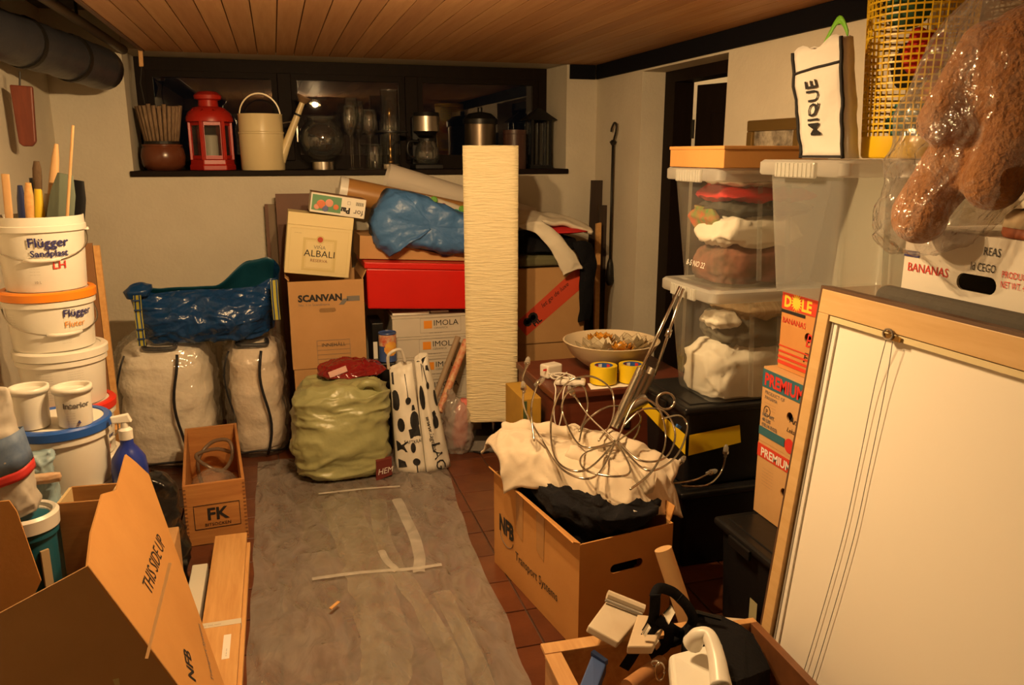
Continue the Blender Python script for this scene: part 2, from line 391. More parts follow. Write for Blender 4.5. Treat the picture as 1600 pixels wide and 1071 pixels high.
# the lamp that lights the cellar: bar with two bulbs just above the camera's view
cl = thing('ceiling_lamp_offscreen', 'white ceiling bar lamp with two bare bulbs on the pine boards', 'ceiling lamp', (.32, 2.20, CZ))
MB().box((0, 0, -.010), (.42, .06, .020)).build('bar', WHITEP, cl, bevel=.004)
TL = Matrix.Rotation(R(15), 4, 'X') @ Matrix.Rotation(R(9), 4, 'Y')     # heads tipped towards the window wall
for x in (-.11, .11):
    HM = Matrix.Translation((x, 0, -.020)) @ TL
    so = MB().lathe([(.001, .006), (.018, .006), (.018, -.020), (.001, -.020)], (0, 0, 0), 16).xf(HM).build('socket', WHITEP, cl, auto=40)
    MB().lathe([(.001, -.070), (.012, -.068), (.022, -.058), (.025, -.046), (.020, -.030), (.012, -.021), (.001, -.021)], (0, 0, 0), 20).xf(HM).build('bulb_offscreen', bulbmat('cellar_bulb', BULB), cl, smooth=True)
    MB().lathe([(.019, -.012), (.038, -.018), (.052, -.046), (.055, -.046), (.041, -.014), (.019, -.008), (.019, -.012)], (0, 0, 0), 28, cap=False).xf(HM).build('reflector', mat('white_reflector', (.85, .82, .76), .4), cl, auto=40)

# ---------------------------------------------------------------- under the ceiling on the left
duct = thing('ventilation_duct', 'thick black wrapped duct under the raw ceiling by the left wall', 'duct', (-1.0, 4.2, 1.9))
A = V((-1.10, 3.70, 2.035)); B = V((-.795, 4.66, 1.965))
DUC = mat('black_duct_wrap', (.035, .035, .042), .38, bump=.35, bs=14)
pp = [A.lerp(B, k/20) for k in range(21)]
MB().tube(pp, [.105-.002*(k % 3) for k in range(21)], 24).disp(.006, 12, 2).build('wrap', DUC, duct, smooth=True, world=True)
MB().tube([B-(B-A).normalized()*.02, B+(B-A).normalized()*.012], .098, 24).build('end_cap', BLACKP, duct, world=True, auto=30)
for t in (.35, .7):
    c = A.lerp(B, t); e = (B-A).normalized()*.012
    MB().tube([c-e, c+e], .1095, 24).build('clamp', IRON, duct, world=True, auto=30)
GP = mat('grey_pipe', (.22, .20, .17), .5)
pi = thing('water_pipe', 'thin grey pipe running above the black duct to the window wall', 'pipe', (-.9, 4.2, 2.1))
MB().tube([V((-.92, 2.6, 2.19)), V((-.86, 3.9, 2.17)), V((-.72, 4.84, 2.08))], .022, 12).build('tube', GP, pi, smooth=True, world=True)
for t in (3.5, 4.4): MB().tube([V((-.885+.05*(t-3.5), t, 2.178)), V((-.885+.05*(t-3.5), t, 2.275))], .007, 8).build('pipe_hanger', IRON, pi, world=True)
hp = thing('wooden_paddle', 'tapered reddish brown wooden paddle hanging below the black duct', 'paddle', (-1.02, 4.0, 1.55))
q = [PY(14, 132, 3.98), PY(50, 135, 3.98), PY(56, 222, 3.98), PY(50, 229, 3.98), PY(36, 229, 3.98), PY(29, 224, 3.98)]
MB().hexa(q, [p+V((0, .025, 0)) for p in q]).build('blade', mat('red_brown_wood', (.20, .045, .02), .5, col2=(.14, .03, .015), ns=6, stretch=(8, 8, 1)), hp, world=True, bevel=.006)
MB().tube([PY(31, 138, 3.99), PY(31, 112, 3.99)], .004, 6).build('cord', IRON, hp, world=True)
sc = thing('hanging_scraper', 'thin tool with an orange handle hanging in the window corner', 'tool', PY(220, 160, 4.82))
q = [PY(215, 72, 4.82), PY(222, 72, 4.82), PY(224, 104, 4.82), PY(217, 104, 4.82)]
MB().hexa(q, [p+V((0, .018, 0)) for p in q]).build('handle', PINE2, sc, world=True, bevel=.004)
MB().tube([PY(221, 104, 4.829), PY(219, 130, 4.829), PY(226, 162, 4.829)], .004, 6).build('shaft', IRON, sc, world=True)

# ================================================================ THINGS ON THE WINDOW SILL
SY = 5.0
def sx(px): return PY(px, 262, SY).x
def hz(y, px=500): return PY(px, y, SY).z-SILL
RUST = mat('brown_glazed_clay', (.16, .05, .022), .25, col2=(.12, .035, .015), ns=5)
po = thing('clay_pot', 'squat glossy brown clay pot under the wooden stick planter', 'pot', (sx(257), SY, SILL))
MB().lathe([(.001, 0), (.085, 0), (.112, .03), (.118, .075), (.112, .115), (.10, .135), (.092, .135), (.09, .10), (.001, .10)], seg=32).build('body', RUST, po, auto=50)
MB().lathe([(.092, .128), (.108, .132), (.108, .142), (.092, .144)], seg=32, cap=False).build('rim', RUST, po, smooth=True)
bs_ = thing('stick_planter', 'flared planter of upright brown sticks standing on the clay pot', 'planter', (sx(257), SY, SILL+.144))
STK = mat('grey_brown_sticks', (.30, .20, .12), .8, col2=(.18, .11, .06), ns=20, stretch=(6, 6, 1))
MB().lathe([(.001, .02), (.076, .02), (.10, .19), (.096, .19), (.07, .025)], seg=28).build('liner', IRON, bs_, smooth=True)
for k in range(26):
    a = 2*math.pi*k/26; c, s2 = math.cos(a), math.sin(a)
    MB().tube([(.080*c, .080*s2, 0), (.112*c, .112*s2, .20+.012*random.random())], [.0095, .0125], 6).build('stick', STK, bs_, smooth=True)
MB().lathe([(.086, .0), (.094, 0), (.094, .016), (.086, .016)], seg=28, cap=False).build('binding', IRON, bs_)
# red lantern
REDL = mat('red_lacquered_metal', (.42, .018, .010), .38)
la = thing('red_lantern', 'red metal hexagonal lantern with glass panes and a domed top', 'lantern', (sx(333), SY+.02, SILL))
R6 = .110
MB().lathe([(.001, 0), (.126, 0), (.126, .025), (.12, .035), (.118, .06), (.001, .06)], seg=6, a0=R(10)).build('base', REDL, la, bevel=.004)
for k in range(6):
    a = R(10)+math.pi/3*k; a2 = a+math.pi/3
    c = V((R6*math.cos(a), R6*math.sin(a), 0)); c2 = V((R6*math.cos(a2), R6*math.sin(a2), 0))
    MB().box((c.x, c.y, .165), (.020, .020, .215), Matrix.Rotation(a, 3, 'Z')).build('post', REDL, la, bevel=.002)
    mid = (c+c2)/2*.985; dd = (c2-c).normalized(); nn = V((dd.y, -dd.x, 0))
    pn = MB(); q = rect(mid, dd, (0, 0, 1), -.042, .082, .042, .248)
    pn.hexa([p-nn*.0015 for p in q], [p+nn*.0015 for p in q]).build('pane', GLASS, la)
    fb = MB()
    for a_ in ((-.052, .062, .052, .082), (-.052, .248, .052, .270), (-.052, .082, -.042, .248), (.042, .082, .052, .248)):
        q = rect(mid, dd, (0, 0, 1), *a_); fb.hexa([p-nn*.004 for p in q], [p+nn*.004 for p in q])
    fb.build('pane_frame', REDL, la)
dome = MB().lathe([(.001, .268), (.128, .268), (.128, .288), (.115, .318), (.085, .345), (.055, .352), (.052, .385), (.072, .392), (.075, .412), (.05, .432), (.001, .438)], seg=24).build('dome', REDL, la, auto=35)
cut_ = MB()
for k in range(6):
    a = R(-90)+math.pi/5*(k-2.5); d_ = V((math.cos(a), math.sin(a), .5)).normalized(); c_ = V((.098*math.cos(a), .098*math.sin(a), .330))
    cut_.tube([c_-d_*.035, c_+d_*.03], .008, 10)
co = cut_.build('cutter', REDL, la); bm2 = dome.modifiers.new('bore', 'BOOLEAN'); bm2.object = co; bm2.solver = 'EXACT'
bpy.context.view_layer.update(); me = bpy.data.meshes.new_from_object(dome.evaluated_get(bpy.context.evaluated_depsgraph_get()))
dome.modifiers.clear(); dome.data = me; bpy.data.objects.remove(co)
cn = thing('candle', 'pale grey pillar candle inside the red lantern', 'candle', (sx(333)-.005, SY+.02, SILL+.061))
MB().lathe([(.001, 0), (.042, 0), (.042, .13), (.036, .135), (.001, .128)], seg=20).build('wax', mat('wax', (.52, .50, .44), .5), cn, auto=40)
MB().tube([(0, 0, .128), (.002, 0, .145)], .002, 5).build('wick', INK, cn)
# watering can
CREAM = mat('cream_enamel', (.74, .62, .36), .3, col2=(.70, .58, .33), ns=3)
wc = thing('watering_can', 'cream enamel watering can with hoop handle and long spout', 'watering can', (sx(412), SY-.03, SILL))
MB().lathe([(.001, 0), (.120, 0), (.122, .004), (.124, .20), (.127, .204), (.127, .212), (.122, .216), (.122, .305), (.124, .312), (.119, .312), (.117, .30), (.115, .02), (.001, .018)], seg=36).build('body', CREAM, wc, auto=30)
hp_ = [(.112*math.cos(a), 0, .298+.128*math.sin(a)) for a in [math.pi*k/16 for k in range(17)]]
hm = MB()
for i in range(16):
    pass
hm.loft([[V((p[0]*s3, y, .298+(p[2]-.298)*s3)) for y, s3 in ((-.013, 1.03), (.013, 1.03), (.013, .97), (-.013, .97))] for p in hp_]).build('hoop_handle', CREAM, wc, auto=40)
s0 = V((.095, -.015, .05)); s1 = V((.245, -.03, .395))
MB().tube([s0, s0.lerp(s1, .3), s0.lerp(s1, .97)], [.032, .024, .0155], 16).build('spout', CREAM, wc, auto=40)
ax = (s1-s0).normalized()
MB().tube([s1-ax*.02, s1+ax*.012, s1+ax*.018], [.017, .044, .044], 20).build('rose', mat('brown_rose', (.20, .12, .06), .5), wc, auto=30)
MB().tube([s0.lerp(s1, .74), s0.lerp(s1, .77)], [.0245, .0235], 16).build('spout_ring', BLACKP, wc)
MB().tube([(.118, -.01, .262), s0.lerp(s1, .66)], .004, 6).build('stay', STEELB, wc)
# glass bowl vase on a metal foot
gb = thing('round_glass_vase', 'round clear glass fishbowl vase on a shiny metal foot', 'vase', (sx(505), SY, SILL))
MB().lathe([(.001, 0), (.075, 0), (.075, .045), (.06, .05), (.001, .05)], seg=28).build('metal_foot', STEEL, gb, auto=40)
MB().lathe([(.02, .052), (.07, .065), (.115, .105), (.133, .165), (.125, .22), (.095, .262), (.075, .278), (.078, .300)], seg=36, cap=False).build('bowl', GLASS, gb, smooth=True, solid=.003)
MB().lathe([(.074, .296), (.082, .296), (.082, .304), (.074, .304)], seg=36, cap=False).build('rim', film('thick_glass_rim', (.8, .85, .82), .12, .03), gb, smooth=True)
# wine glasses
def wineglass(x, y, h, rr, lab):
    t = thing('wine_glass', lab, 'glass', (x, y, SILL), group='wine glasses on the sill')
    MB().lathe([(.001, .0), (rr*.85, .002), (rr*.8, .005), (.006, .012), (.004, .02), (.004, h*.5), (.008, h*.52)], seg=20).build('stem', GLASS, t, smooth=True)
    MB().lathe([(.006, h*.52), (rr*.7, h*.6), (rr, h*.74), (rr*.95, h*.88), (rr*.82, h)], seg=22, cap=False).build('cup', GLASS, t, smooth=True, solid=.0015)
    MB().lathe([(rr*.81, h-.002), (rr*.84, h-.002), (rr*.84, h+.002), (rr*.81, h+.002)], seg=22, cap=False).build('rim', MATS['thick_glass_rim'], t, smooth=True)
for (px, dy, h, rr), WG in zip(((547, -.11, .36, .043), (553, .02, .41, .045), (566, .12, .40, .04), (577, -.10, .34, .043)), ('stemmed wine glass right beside the round vase', 'tallest clear stemmed wine glass on the window sill', 'tall slim wine glass close to the window pane', 'shortest stemmed wine glass, next to the tall glass cylinder')): wineglass(sx(px), SY+dy, h, rr, WG)
tb = thing('glass_tumbler', 'low wide glass jar standing before the wine glasses', 'jar', (sx(590), SY+.12, SILL))
MB().lathe([(.001, .004), (.052, 0), (.056, .01), (.056, .115), (.052, .13), (.052, .145)], seg=24, cap=False).build('cup', GLASS, tb, smooth=True, solid=.003)
MB().lathe([(.050, .143), (.056, .143), (.056, .149), (.050, .149)], seg=24, cap=False).build('rim', MATS['thick_glass_rim'], tb, smooth=True)
gt = thing('glass_tube_vase', 'tall straight glass cylinder with a brass candle fitting inside', 'vase', (sx(611), SY, SILL))
MB().lathe([(.052, .03), (.052, .46)], seg=28, cap=False).build('cylinder', GLASS, gt, smooth=True, solid=.003)
for z in (.46, .24): MB().lathe([(.050, z-.003), (.054, z-.003), (.054, z+.003), (.050, z+.003)], seg=28, cap=False).build('glass_edge', MATS['thick_glass_rim'], gt)
MB().lathe([(.001, 0), (.062, 0), (.062, .03), (.04, .034), (.001, .034)], seg=28).build('foot', STEEL, gt, auto=40)
MB().lathe([(.001, .034), (.02, .034), (.02, .05), (.008, .06), (.012, .08), (.006, .10), (.016, .12), (.006, .135), (.006, .30), (.014, .31), (.014, .34), (.004, .36), (.001, .36)], seg=14).build('brass_stem', mat('brass', (.55, .34, .12), .25, metal=1.), gt, smooth=True)
MB().lathe([(.001, .215), (.11, .215), (.11, .225), (.001, .225)], seg=28).build('dark_tray', BLACKP, gt, auto=40)
# coffee maker
cf = thing('coffee_maker', 'black coffee maker with a steel band and glass jug', 'coffee maker', (sx(667), SY, SILL))
MB().box((0, .01, .015), (.17, .22, .03)).build('base', BLACKP, cf, bevel=.006)
MB().box((0, .095, .17), (.15, .06, .29)).build('tower', BLACKP, cf, bevel=.008)
MB().lathe([(.001, .235), (.05, .20), (.078, .235), (.001, .235)], (0, -.01, 0), 28).build('filter_cone', BLACKP, cf, auto=40)
MB().lathe([(.001, .225), (.079, .225), (.079, .312), (.001, .312)], (0, -.01, 0), 32).build('steel_band', STEELB, cf, auto=40)
MB().lathe([(.001, .312), (.081, .312), (.076, .335), (.001, .34)], (0, -.01, 0), 28).build('lid', BLACKP, cf, auto=40)
jg = MB().lathe([(.001, .032), (.062, .034), (.076, .07), (.070, .12), (.052, .165), (.054, .175)], (0, -.02, 0), 28, cap=False).build('glass_jug', GLASS, cf, smooth=True, solid=.003)
MB().tube(smoothpath([(-.055, -.03, .165), (-.115, -.04, .16), (-.118, -.04, .09), (-.072, -.03, .06)]), .009, 8).build('jug_handle', BLACKP, jg, smooth=True)
MB().lathe([(.05, .168), (.058, .168), (.058, .182), (.001, .186)], (0, -.02, 0), 28).build('jug_lid', BLACKP, jg)
# dark appliances behind the lamp
ub = thing('steel_urn', 'dark steel urn with black lid beside the coffee maker', 'urn', (sx(752), SY+.02, SILL))
MB().lathe([(.001, 0), (.105, 0), (.105, .03), (.098, .035), (.098, .27), (.001, .27)], seg=32).build('body', mat('dull_steel', (.20, .16, .12), .35, metal=.9), ub, auto=40)
MB().lathe([(.001, .27), (.108, .27), (.108, .30), (.07, .335), (.015, .345), (.015, .37), (.001, .372)], seg=32).build('lid', BLACKP, ub, auto=40)
tb2 = thing('brown_canister', 'dark brown canister standing right of the steel urn', 'canister', (sx(800), SY-.06, SILL))
MB().lathe([(.001, 0), (.072, 0), (.072, .21), (.075, .212), (.075, .235), (.001, .24)], seg=28).build('body', mat('maroon_tin', (.06, .025, .02), .4), tb2, auto=40)
lp = thing('roofed_box', 'black pitched-roof lantern box standing at the window end', 'lantern', (sx(846), SY+.07, SILL))
bw = MB()
for x, y in ((-.06, -.06), (.06, -.06), (-.06, .06), (.06, .06)): bw.box((x, y, .15), (.016, .016, .30))
bw.box((0, 0, .01), (.15, .15, .02)); bw.build('frame', BLACKP, lp)
MB().hexa([V((-.10, -.09, .30)), V((.10, -.09, .30)), V((.10, .09, .30)), V((-.10, .09, .30))], [V((-.012, -.012, .375)), V((.012, -.012, .375)), V((.012, .012, .375)), V((-.012, .012, .375))]).build('roof', BLACKP, lp)
for x in (-.06, .06): MB().box((x, 0, .15), (.003, .11, .27)).build('pane', GLASS, lp)
MB().box((0, .06, .15), (.11, .003, .27)).build('pane', GLASS, lp)

# ================================================================ BUCKET STACK BY THE LEFT WALL
BX, BY = -.775, 3.06
def bucket(loc, rt, rb, h, label, lid=None, handle=True, band=None, ha=-60, open_top=False, group='paint and filler buckets', bodymat=None):
    t = thing('bucket', label, 'bucket', loc, group=group)
    m = bodymat or WHITEP
    prof = [(.001, 0), (rb, 0), (rb+.002, .006), (rt-.004, h-.05), (rt+.004, h-.048), (rt+.004, h-.03), (rt, h-.028), (rt, h)]
    if open_top: prof += [(rt-.004, h), (rt-.006, h-.03), (rb-.004, .01), (.001, .01)]
    else: prof += [(.001, h)]
    MB().lathe(prof, seg=48).build('body', m, t, auto=35)
    if lid: MB().lathe([(rt-.012, h-.026), (rt+.009, h-.026), (rt+.010, h-.002), (rt+.004, h+.004), (rt-.012, h+.004), (rt-.016, h-.004), (.001, h-.004)], seg=48, cap=False).build('lid', lid, t, auto=35)
    if handle:
        pts = []; n = 18; rr = (rt+rb)/2+.010
        for k in range(n+1):
            u = k/n; a = R(ha-100)+R(200)*u; pts.append((rr*math.cos(a), rr*math.sin(a), h-.055-.085*math.sin(math.pi*u)**.7))
        hd = MB().tube(pts, .0025, 6).build('wire_handle', STEELB, t, smooth=True)
        MB().tube(pts[n//2-2:n//2+3], .0065, 8).build('grip', WHITEP, hd, smooth=True)
        for e in (pts[0], pts[-1]): MB().lathe([(.001, 0), (.012, 0), (.010, .008), (.001, .008)], e, 12).build('ear', WHITEP, t)
    return t
z = 0.0
b6 = bucket((BX+.03, BY, 0), .135, .125, .244, 'lowest white plastic bucket of the tall stack, standing on the floor', WHITEP, handle=False)
b5 = bucket((BX+.03, BY, .249), .135, .122, .244, 'white filler bucket with navy lettering, second from the floor in the tall stack', WHITEP, ha=-40)
LIDR = mat('red_lid', (.66, .03, .015), .4); LIDO = mat('orange_lid', (.80, .24, .015), .35)
b4 = bucket((BX+.025, BY, .498), .137, .124, .195, 'white bucket with a red lid and navy lettering, mid stack', LIDR, ha=-40)
b3 = bucket((BX+.015, BY, .698), .140, .125, .195, 'white lidded bucket printed with two columns of small text', WHITEP, handle=False)
b2 = bucket((BX, BY, .898), .139, .125, .200, 'white bucket with an orange lid, right under the tool bucket', LIDO, ha=-62)
b1 = bucket((BX, BY, 1.103), .137, .121, .245, 'open topmost bucket of the stack, full of brushes and trowels', None, open_top=True, ha=-78)
def ring_text(t, s_, size, m, z0, a, rb, rt, h, bold=.0, sx=1.): 
    sl = (rt-rb)/h; return text(s_, size, m, t, (0, 0, z0), bend=(rb+sl*z0+.003, R(a), sl), bold=bold, sx=sx, lift=.0015)
ring_text(b1, 'Flügger', .042, INKB, .150, -94, .121, .137, .245, .0007, 1.0)
ring_text(b1, 'Sandplast', .030, INKB, .118, -92, .121, .137, .245, .0006)
ring_text(b1, 'LH', .036, INKR, .076, -66, .121, .137, .245, .0004)
for k in range(3): ring_text(b1, '----- --- ------', .006, INKG, .078-.010*k, -96, .121, .137, .245)
ring_text(b1, '10 L', .012, INKG, .030, -92, .121, .137, .245)
ring_text(b2, 'Flügger', .036, INKB, .118, -62, .125, .139, .20, .0005)
ring_text(b2, 'Fluter', .030, INKO, .082, -61, .125, .139, .20)
for k in range(6): ring_text(b2, '----- --- ------', .0055, INKG, .13-.009*k, -138, .125, .139, .20)
for k in range(4): ring_text(b2, '----- --- ------', .0055, INKG, .055-.009*k, -66, .125, .139, .20)
for a in (-112, -72):
    for k in range(12):
        if a == -112 and k in (7,): continue
        ring_text(b3, '-- ------ --- ------- ----', .0062, INKG, .128-.0085*k, a, .125, .140, .195)
ring_text(b4, 'Flügger', .040, INKB, .095, -62, .124, .137, .195, .0006)
ring_text(b4, 'Sandplast', .030, INKB, .058, -61, .124, .137, .195, .0006)
ring_text(b4, 'LH', .022, INKR, .022, -34, .124, .137, .195, .0012)
# tools standing in the top bucket
ZT = 1.115
def tool(name, label, foot, head, parts):
    t = thing(name, label, 'tool' if 'brush' not in name else 'brush', (BX+foot[0], BY+foot[1], ZT))
    f = V((BX+foot[0], BY+foot[1], ZT)); h = V(head); ax = (h-f).normalized(); sd = ax.cross(V((0, 1, 0))).normalized(); fr = sd.cross(ax)
    for nm, t0, t1, w0, w1, th_, m in parts:
        a = f.lerp(h, t0); c = f.lerp(h, t1); rings = []
        for k in range(5):
            u = k/4; w_ = (w0+(w1-w0)*u)*((1, 1.08, 1.1, 1.02, .62)[k] if nm in ('handle', 'grip', 'blade') else 1); p = a.lerp(c, u)
            rings.append([p+sd*w_*math.cos(2*math.pi*i/12)+fr*th_*math.sin(2*math.pi*i/12) for i in range(12)])
        MB().loft(rings).build(nm, m, t, world=True, auto=50)
    return t
BRI = mat('bristle', (.10, .06, .03), .9, bump=.4, bs=60); NAVY = mat('navy_plastic', (.02, .03, .10), .4); TAN = mat('tan_wood', (.62, .38, .18), .5, col2=(.52, .30, .13), ns=6)
GRN = mat('grey_green_plastic', (.13, .16, .12), .5); YEL = mat('yellow_plastic', (.72, .50, .03), .4); CREW = mat('worn_white_brush', (.55, .48, .36), .7)
HT = 2.98
tool('stirring_stick', 'long thin pale wooden stirring stick, tallest in the tool bucket', (.06, -.05), PY(114, 196, HT), [('rod', 0, 1, .0055, .0045, .003, TAN)])
tool('flat_brush', 'wide white-stained flat brush with a pale pointed handle', (-.01, .035), PY(88, 225, 3.10), [('handle', .62, 1, .016, .010, .008, TAN), ('ferrule', .50, .64, .032, .026, .011, CREW), ('bristles', 0.05, .52, .036, .034, .012, CREW)])
tool('yellow_brush', 'brush with a yellow neck and dark round handle end', (-.02, .03), PY(57, 252, 3.06), [('handle', .76, 1, .012, .014, .009, BRI), ('neck', .5, .78, .020, .012, .010, YEL), ('bristles', .05, .52, .026, .022, .012, BRI)])
tool('smoothing_trowel', 'grey-green plastic smoothing trowel standing in the tool bucket', (.02, -.01), PY(102, 272, 3.04), [('blade', .30, 1, .036, .038, .005, GRN), ('grip', .05, .32, .016, .016, .010, GRN)])
tool('black_trowel', 'black round-ended trowel behind the grey-green one', (.06, .05), PY(122, 282, 3.10), [('blade', .3, 1, .026, .030, .006, BLACKP), ('grip', .05, .3, .012, .012, .010, BLACKP)])
tool('wooden_handle_scraper', 'scraper with an orange wooden handle leaning left of the brushes', (-.03, -.045), PY(44, 286, 2.98), [('handle', .55, 1, .011, .014, .009, PINE2), ('blade', .05, .57, .018, .012, .003, STEELB)])
tool('paint_stick', 'short flat wooden paint stick at the left rim of the bucket', (-.085, -.04), PY(8, 272, 2.98), [('slat', 0, 1, .012, .012, .003, TAN)])
tool('navy_brush', 'navy handled paint brush lying low in the bucket', (-.06, .02), PY(31, 290, 3.04), [('handle', .5, 1, .014, .012, .009, NAVY), ('ferrule', .42, .52, .020, .016, .010, STEELB), ('bristles', .05, .44, .024, .020, .011, BRI)])
tool('dark_roller_handle', 'black roller handle with round tip beside the yellow brush', (-.005, .065), PY(50, 278, 3.12), [('handle', .1, 1, .011, .015, .011, BLACKP)])
# boards behind the stack
t = thing('hardboard_offcut', 'brown hardboard offcut standing behind the bucket stack', 'board', (-.72, 3.45, 0))
q = [V((-.78, 3.45, 0)), V((-.70, 3.45, 0)), V((-.70, 3.462, 0)), V((-.78, 3.462, 0))]
MB().hexa(q, [p+V((0, .0, 1.21)) for p in q]).build('sheet', mat('hardboard', (.27, .13, .05), .7, col2=(.22, .10, .04), ns=5), t, world=True)
MB().bb((-.698, 3.452, 0), (-.676, 3.47, 1.20)).build('edge_strip', PINE2, t, world=True)
t = thing('pine_lath', 'thin pine lath leaning from the bucket stack to the floor', 'lath', (-.5, 3.2, 0))
a = PY(183, 668, 3.25); c = PZ(248, 810, .008)
s_ = V((.016, .004, 0)); u_ = V((0, .012, .006))
MB().loft([[c-s_-u_, c+s_-u_, c+s_+u_, c-s_+u_], [a-s_-u_, a+s_-u_, a+s_+u_, a-s_+u_]]).build('lath', PINE2, t, world=True)

# ================================================================ FOREGROUND LEFT CLUTTER
t = thing('low_carton', 'low brown carton under the tile adhesive sack and paint cans', 'box', (-.69, 2.53, 0))
MB().box((0, .005, .14), (.58, .53, .28)).build('body', CARD, t, bevel=.004)
MB().box((0, 0, .2805), (.05, .52, .001)).build('tape', mat('brown_tape', (.42, .24, .10), .3), t)
# bucket pair with the blue lid, cans on top
BLUE = mat('blue_lid', (.015, .09, .42), .35)
u1 = bucket((-.70, 2.69, .282), .135, .125, .245, 'white bucket under the blue-lidded one, on the low carton', WHITEP, handle=False)
u2 = bucket((-.70, 2.69, .532), .140, .128, .205, 'white bucket with a blue lid carrying two small paint cans', BLUE, handle=False)
def can(loc, r, h, label, txt=None):
    t = thing('paint_can', label, 'can', loc)
    MB().lathe([(.001, 0), (r*.93, 0), (r*.95, .004), (r, h-.018), (r+.003, h-.016), (r+.004, h), (r-.004, h+.001), (r-.006, h-.010), (.001, h-.010)], seg=36).build('body', WHITEP, t, auto=35)
    MB().lathe([(r+.002, h-.014), (r+.006, h-.014), (r+.006, h+.003), (r-.003, h+.004), (r-.004, h-.007)], seg=36, cap=False).build('lid_rim', WHITEP, t, smooth=True)
    if txt:
        text(txt, .024, INKG, t, (0, 0, h*.52), bend=(r*.97, R(-113), .03), bold=.0008, lift=.0015)
        for k in range(5): text('----- --- ------', .005, INKG, t, (0, 0, h*.38-.008*k), bend=(r*.96, R(-105), .03), lift=.0015)
        MB().lathe([(.001, 0), (.005, 0), (.001, .008)], (r*math.cos(R(-66)), r*math.sin(R(-66)), .014), 8).build('drop_mark', INKB, t)
    return t
can((-.635, 2.62, .742), .050, .118, 'small white can with grey lettering on the blue-lidded bucket', 'interior')
can((-.755, 2.63, .742), .050, .122, 'plain white paint can beside the lettered can on the blue lid')
# light blue plastic bag, spray bottle
LBLUE = mat('pale_blue_bag', (.30, .42, .46), .45, col2=(.24, .35, .42), ns=4, bump=.5, bs=14)
t = thing('pale_blue_sack', 'crumpled pale blue plastic sack with a folded orange-stained mouth', 'sack', (-.728, 2.487, .282))
bagmesh([(.282, -.728, 2.487, .05, .03), (.40, -.728, 2.487, .053, .033), (.56, -.728, 2.487, .052, .03), (.66, -.728, 2.49, .05, .026), (.70, -.728, 2.49, .05, .018)], 3, n=80, sub=8, amp=.012, sc=14, seed=4, zmin=.283).wrinkle(.012, 14, 2).build('sack', LBLUE, t, world=True, smooth=True)
bagmesh([(.625, -.70, 2.447, .045, .010), (.638, -.70, 2.444, .05, .016), (.652, -.70, 2.444, .046, .012)], 3, amp=.008, sc=16, seed=9).build('rolled_mouth', mat('stained_mouth', (.50, .26, .12), .6, col2=(.62, .52, .38), ns=18), t, world=True, smooth=True)
t = thing('blue_spray_bottle', 'blue bottle with a white pump nozzle behind the wooden box', 'bottle', (-.505, 2.645, .44))
MB().lathe([(.001, 0), (.050, 0), (.053, .006), (.054, .13), (.050, .165), (.032, .195), (.020, .212), (.019, .235), (.001, .235)], seg=28).build('bottle', mat('cobalt_plastic', (.012, .03, .26), .3), t, auto=40)
MB().lathe([(.001, .23), (.021, .23), (.021, .26), (.013, .268), (.012, .285), (.001, .285)], seg=18).build('collar', WHITEP, t, auto=40)
MB().hexa([V((-.035, -.012, .285)), V((.022, -.012, .285)), V((.022, .012, .285)), V((-.035, .012, .285))], [V((-.04, -.008, .305)), V((.012, -.010, .312)), V((.012, .010, .312)), V((-.04, .008, .305))]).build('pump_head', WHITEP, t, bevel=.003)
t = thing('bottle_crate', 'small brown carton carrying the blue bottle', 'box', (-.505, 2.645, .282))
MB().box((0, 0, .078), (.10, .10, .155)).build('body', CARD, t, bevel=.003)
# black bag behind the foreground box
t = thing('black_bin_bag', 'black plastic bag slumped between pine lath and cardboard flap', 'bag', (-.50, 2.97, 0))
bagmesh([(.002, -.50, 2.97, .085, .10), (.12, -.50, 2.97, .085, .10), (.28, -.50, 2.94, .075, .09), (.40, -.47, 2.92, .055, .06), (.435, -.47, 2.92, .02, .03)], 2.2, n=80, sub=8, amp=.02, sc=9, seed=5, zmin=.002).wrinkle(.018, 10, 3, zmin=.002).build('bag', mat('black_film', (.008, .008, .009), .28, bump=.5, bs=20), t, world=True, smooth=True)
# teal bucket with lid, adhesive sack leaning on it
TEAL = mat('teal_plastic', (.008, .10, .15), .4)
t = bucket((-.725, 2.345, .282), .073, .064, .285, 'small teal tub with a white lid standing beside the cardboard flap', WHITEP, handle=False, bodymat=TEAL)
MB().lathe([(.072, .262), (.082, .264), (.084, .296), (.076, .304), (.068, .300), (.066, .284)], seg=40, cap=False).build('lid_skirt', WHITEP, t, auto=40)
MB().box((.050, -.055, .12), (.022, .008, .17), Matrix.Rotation(R(42), 3, 'Z')).build('label_strip', mat('tan_label', (.45, .33, .18), .7), t)
t = thing('adhesive_sack', 'grey-white paper sack with blue print and a red stripe on the white-lidded tub', 'sack', (-.75, 2.35, .57))
SACKW = mat('sack_paper', (.42, .38, .33), .7, col2=(.52, .47, .40), ns=6, bump=.5, bs=14)
sk = [(.590, -.738, 2.345, .040, .04), (.62, -.750, 2.345, .062, .055), (.72, -.775, 2.35, .075, .058), (.82, -.79, 2.35, .075, .045), (.88, -.795, 2.355, .07, .02), (.935, -.79, 2.355, .06, .008)]
bagmesh(sk, 3, n=80, sub=8, amp=.012, sc=12, seed=8).wrinkle(.008, 12, 5).build('sack', SACKW, t, world=True, smooth=True)
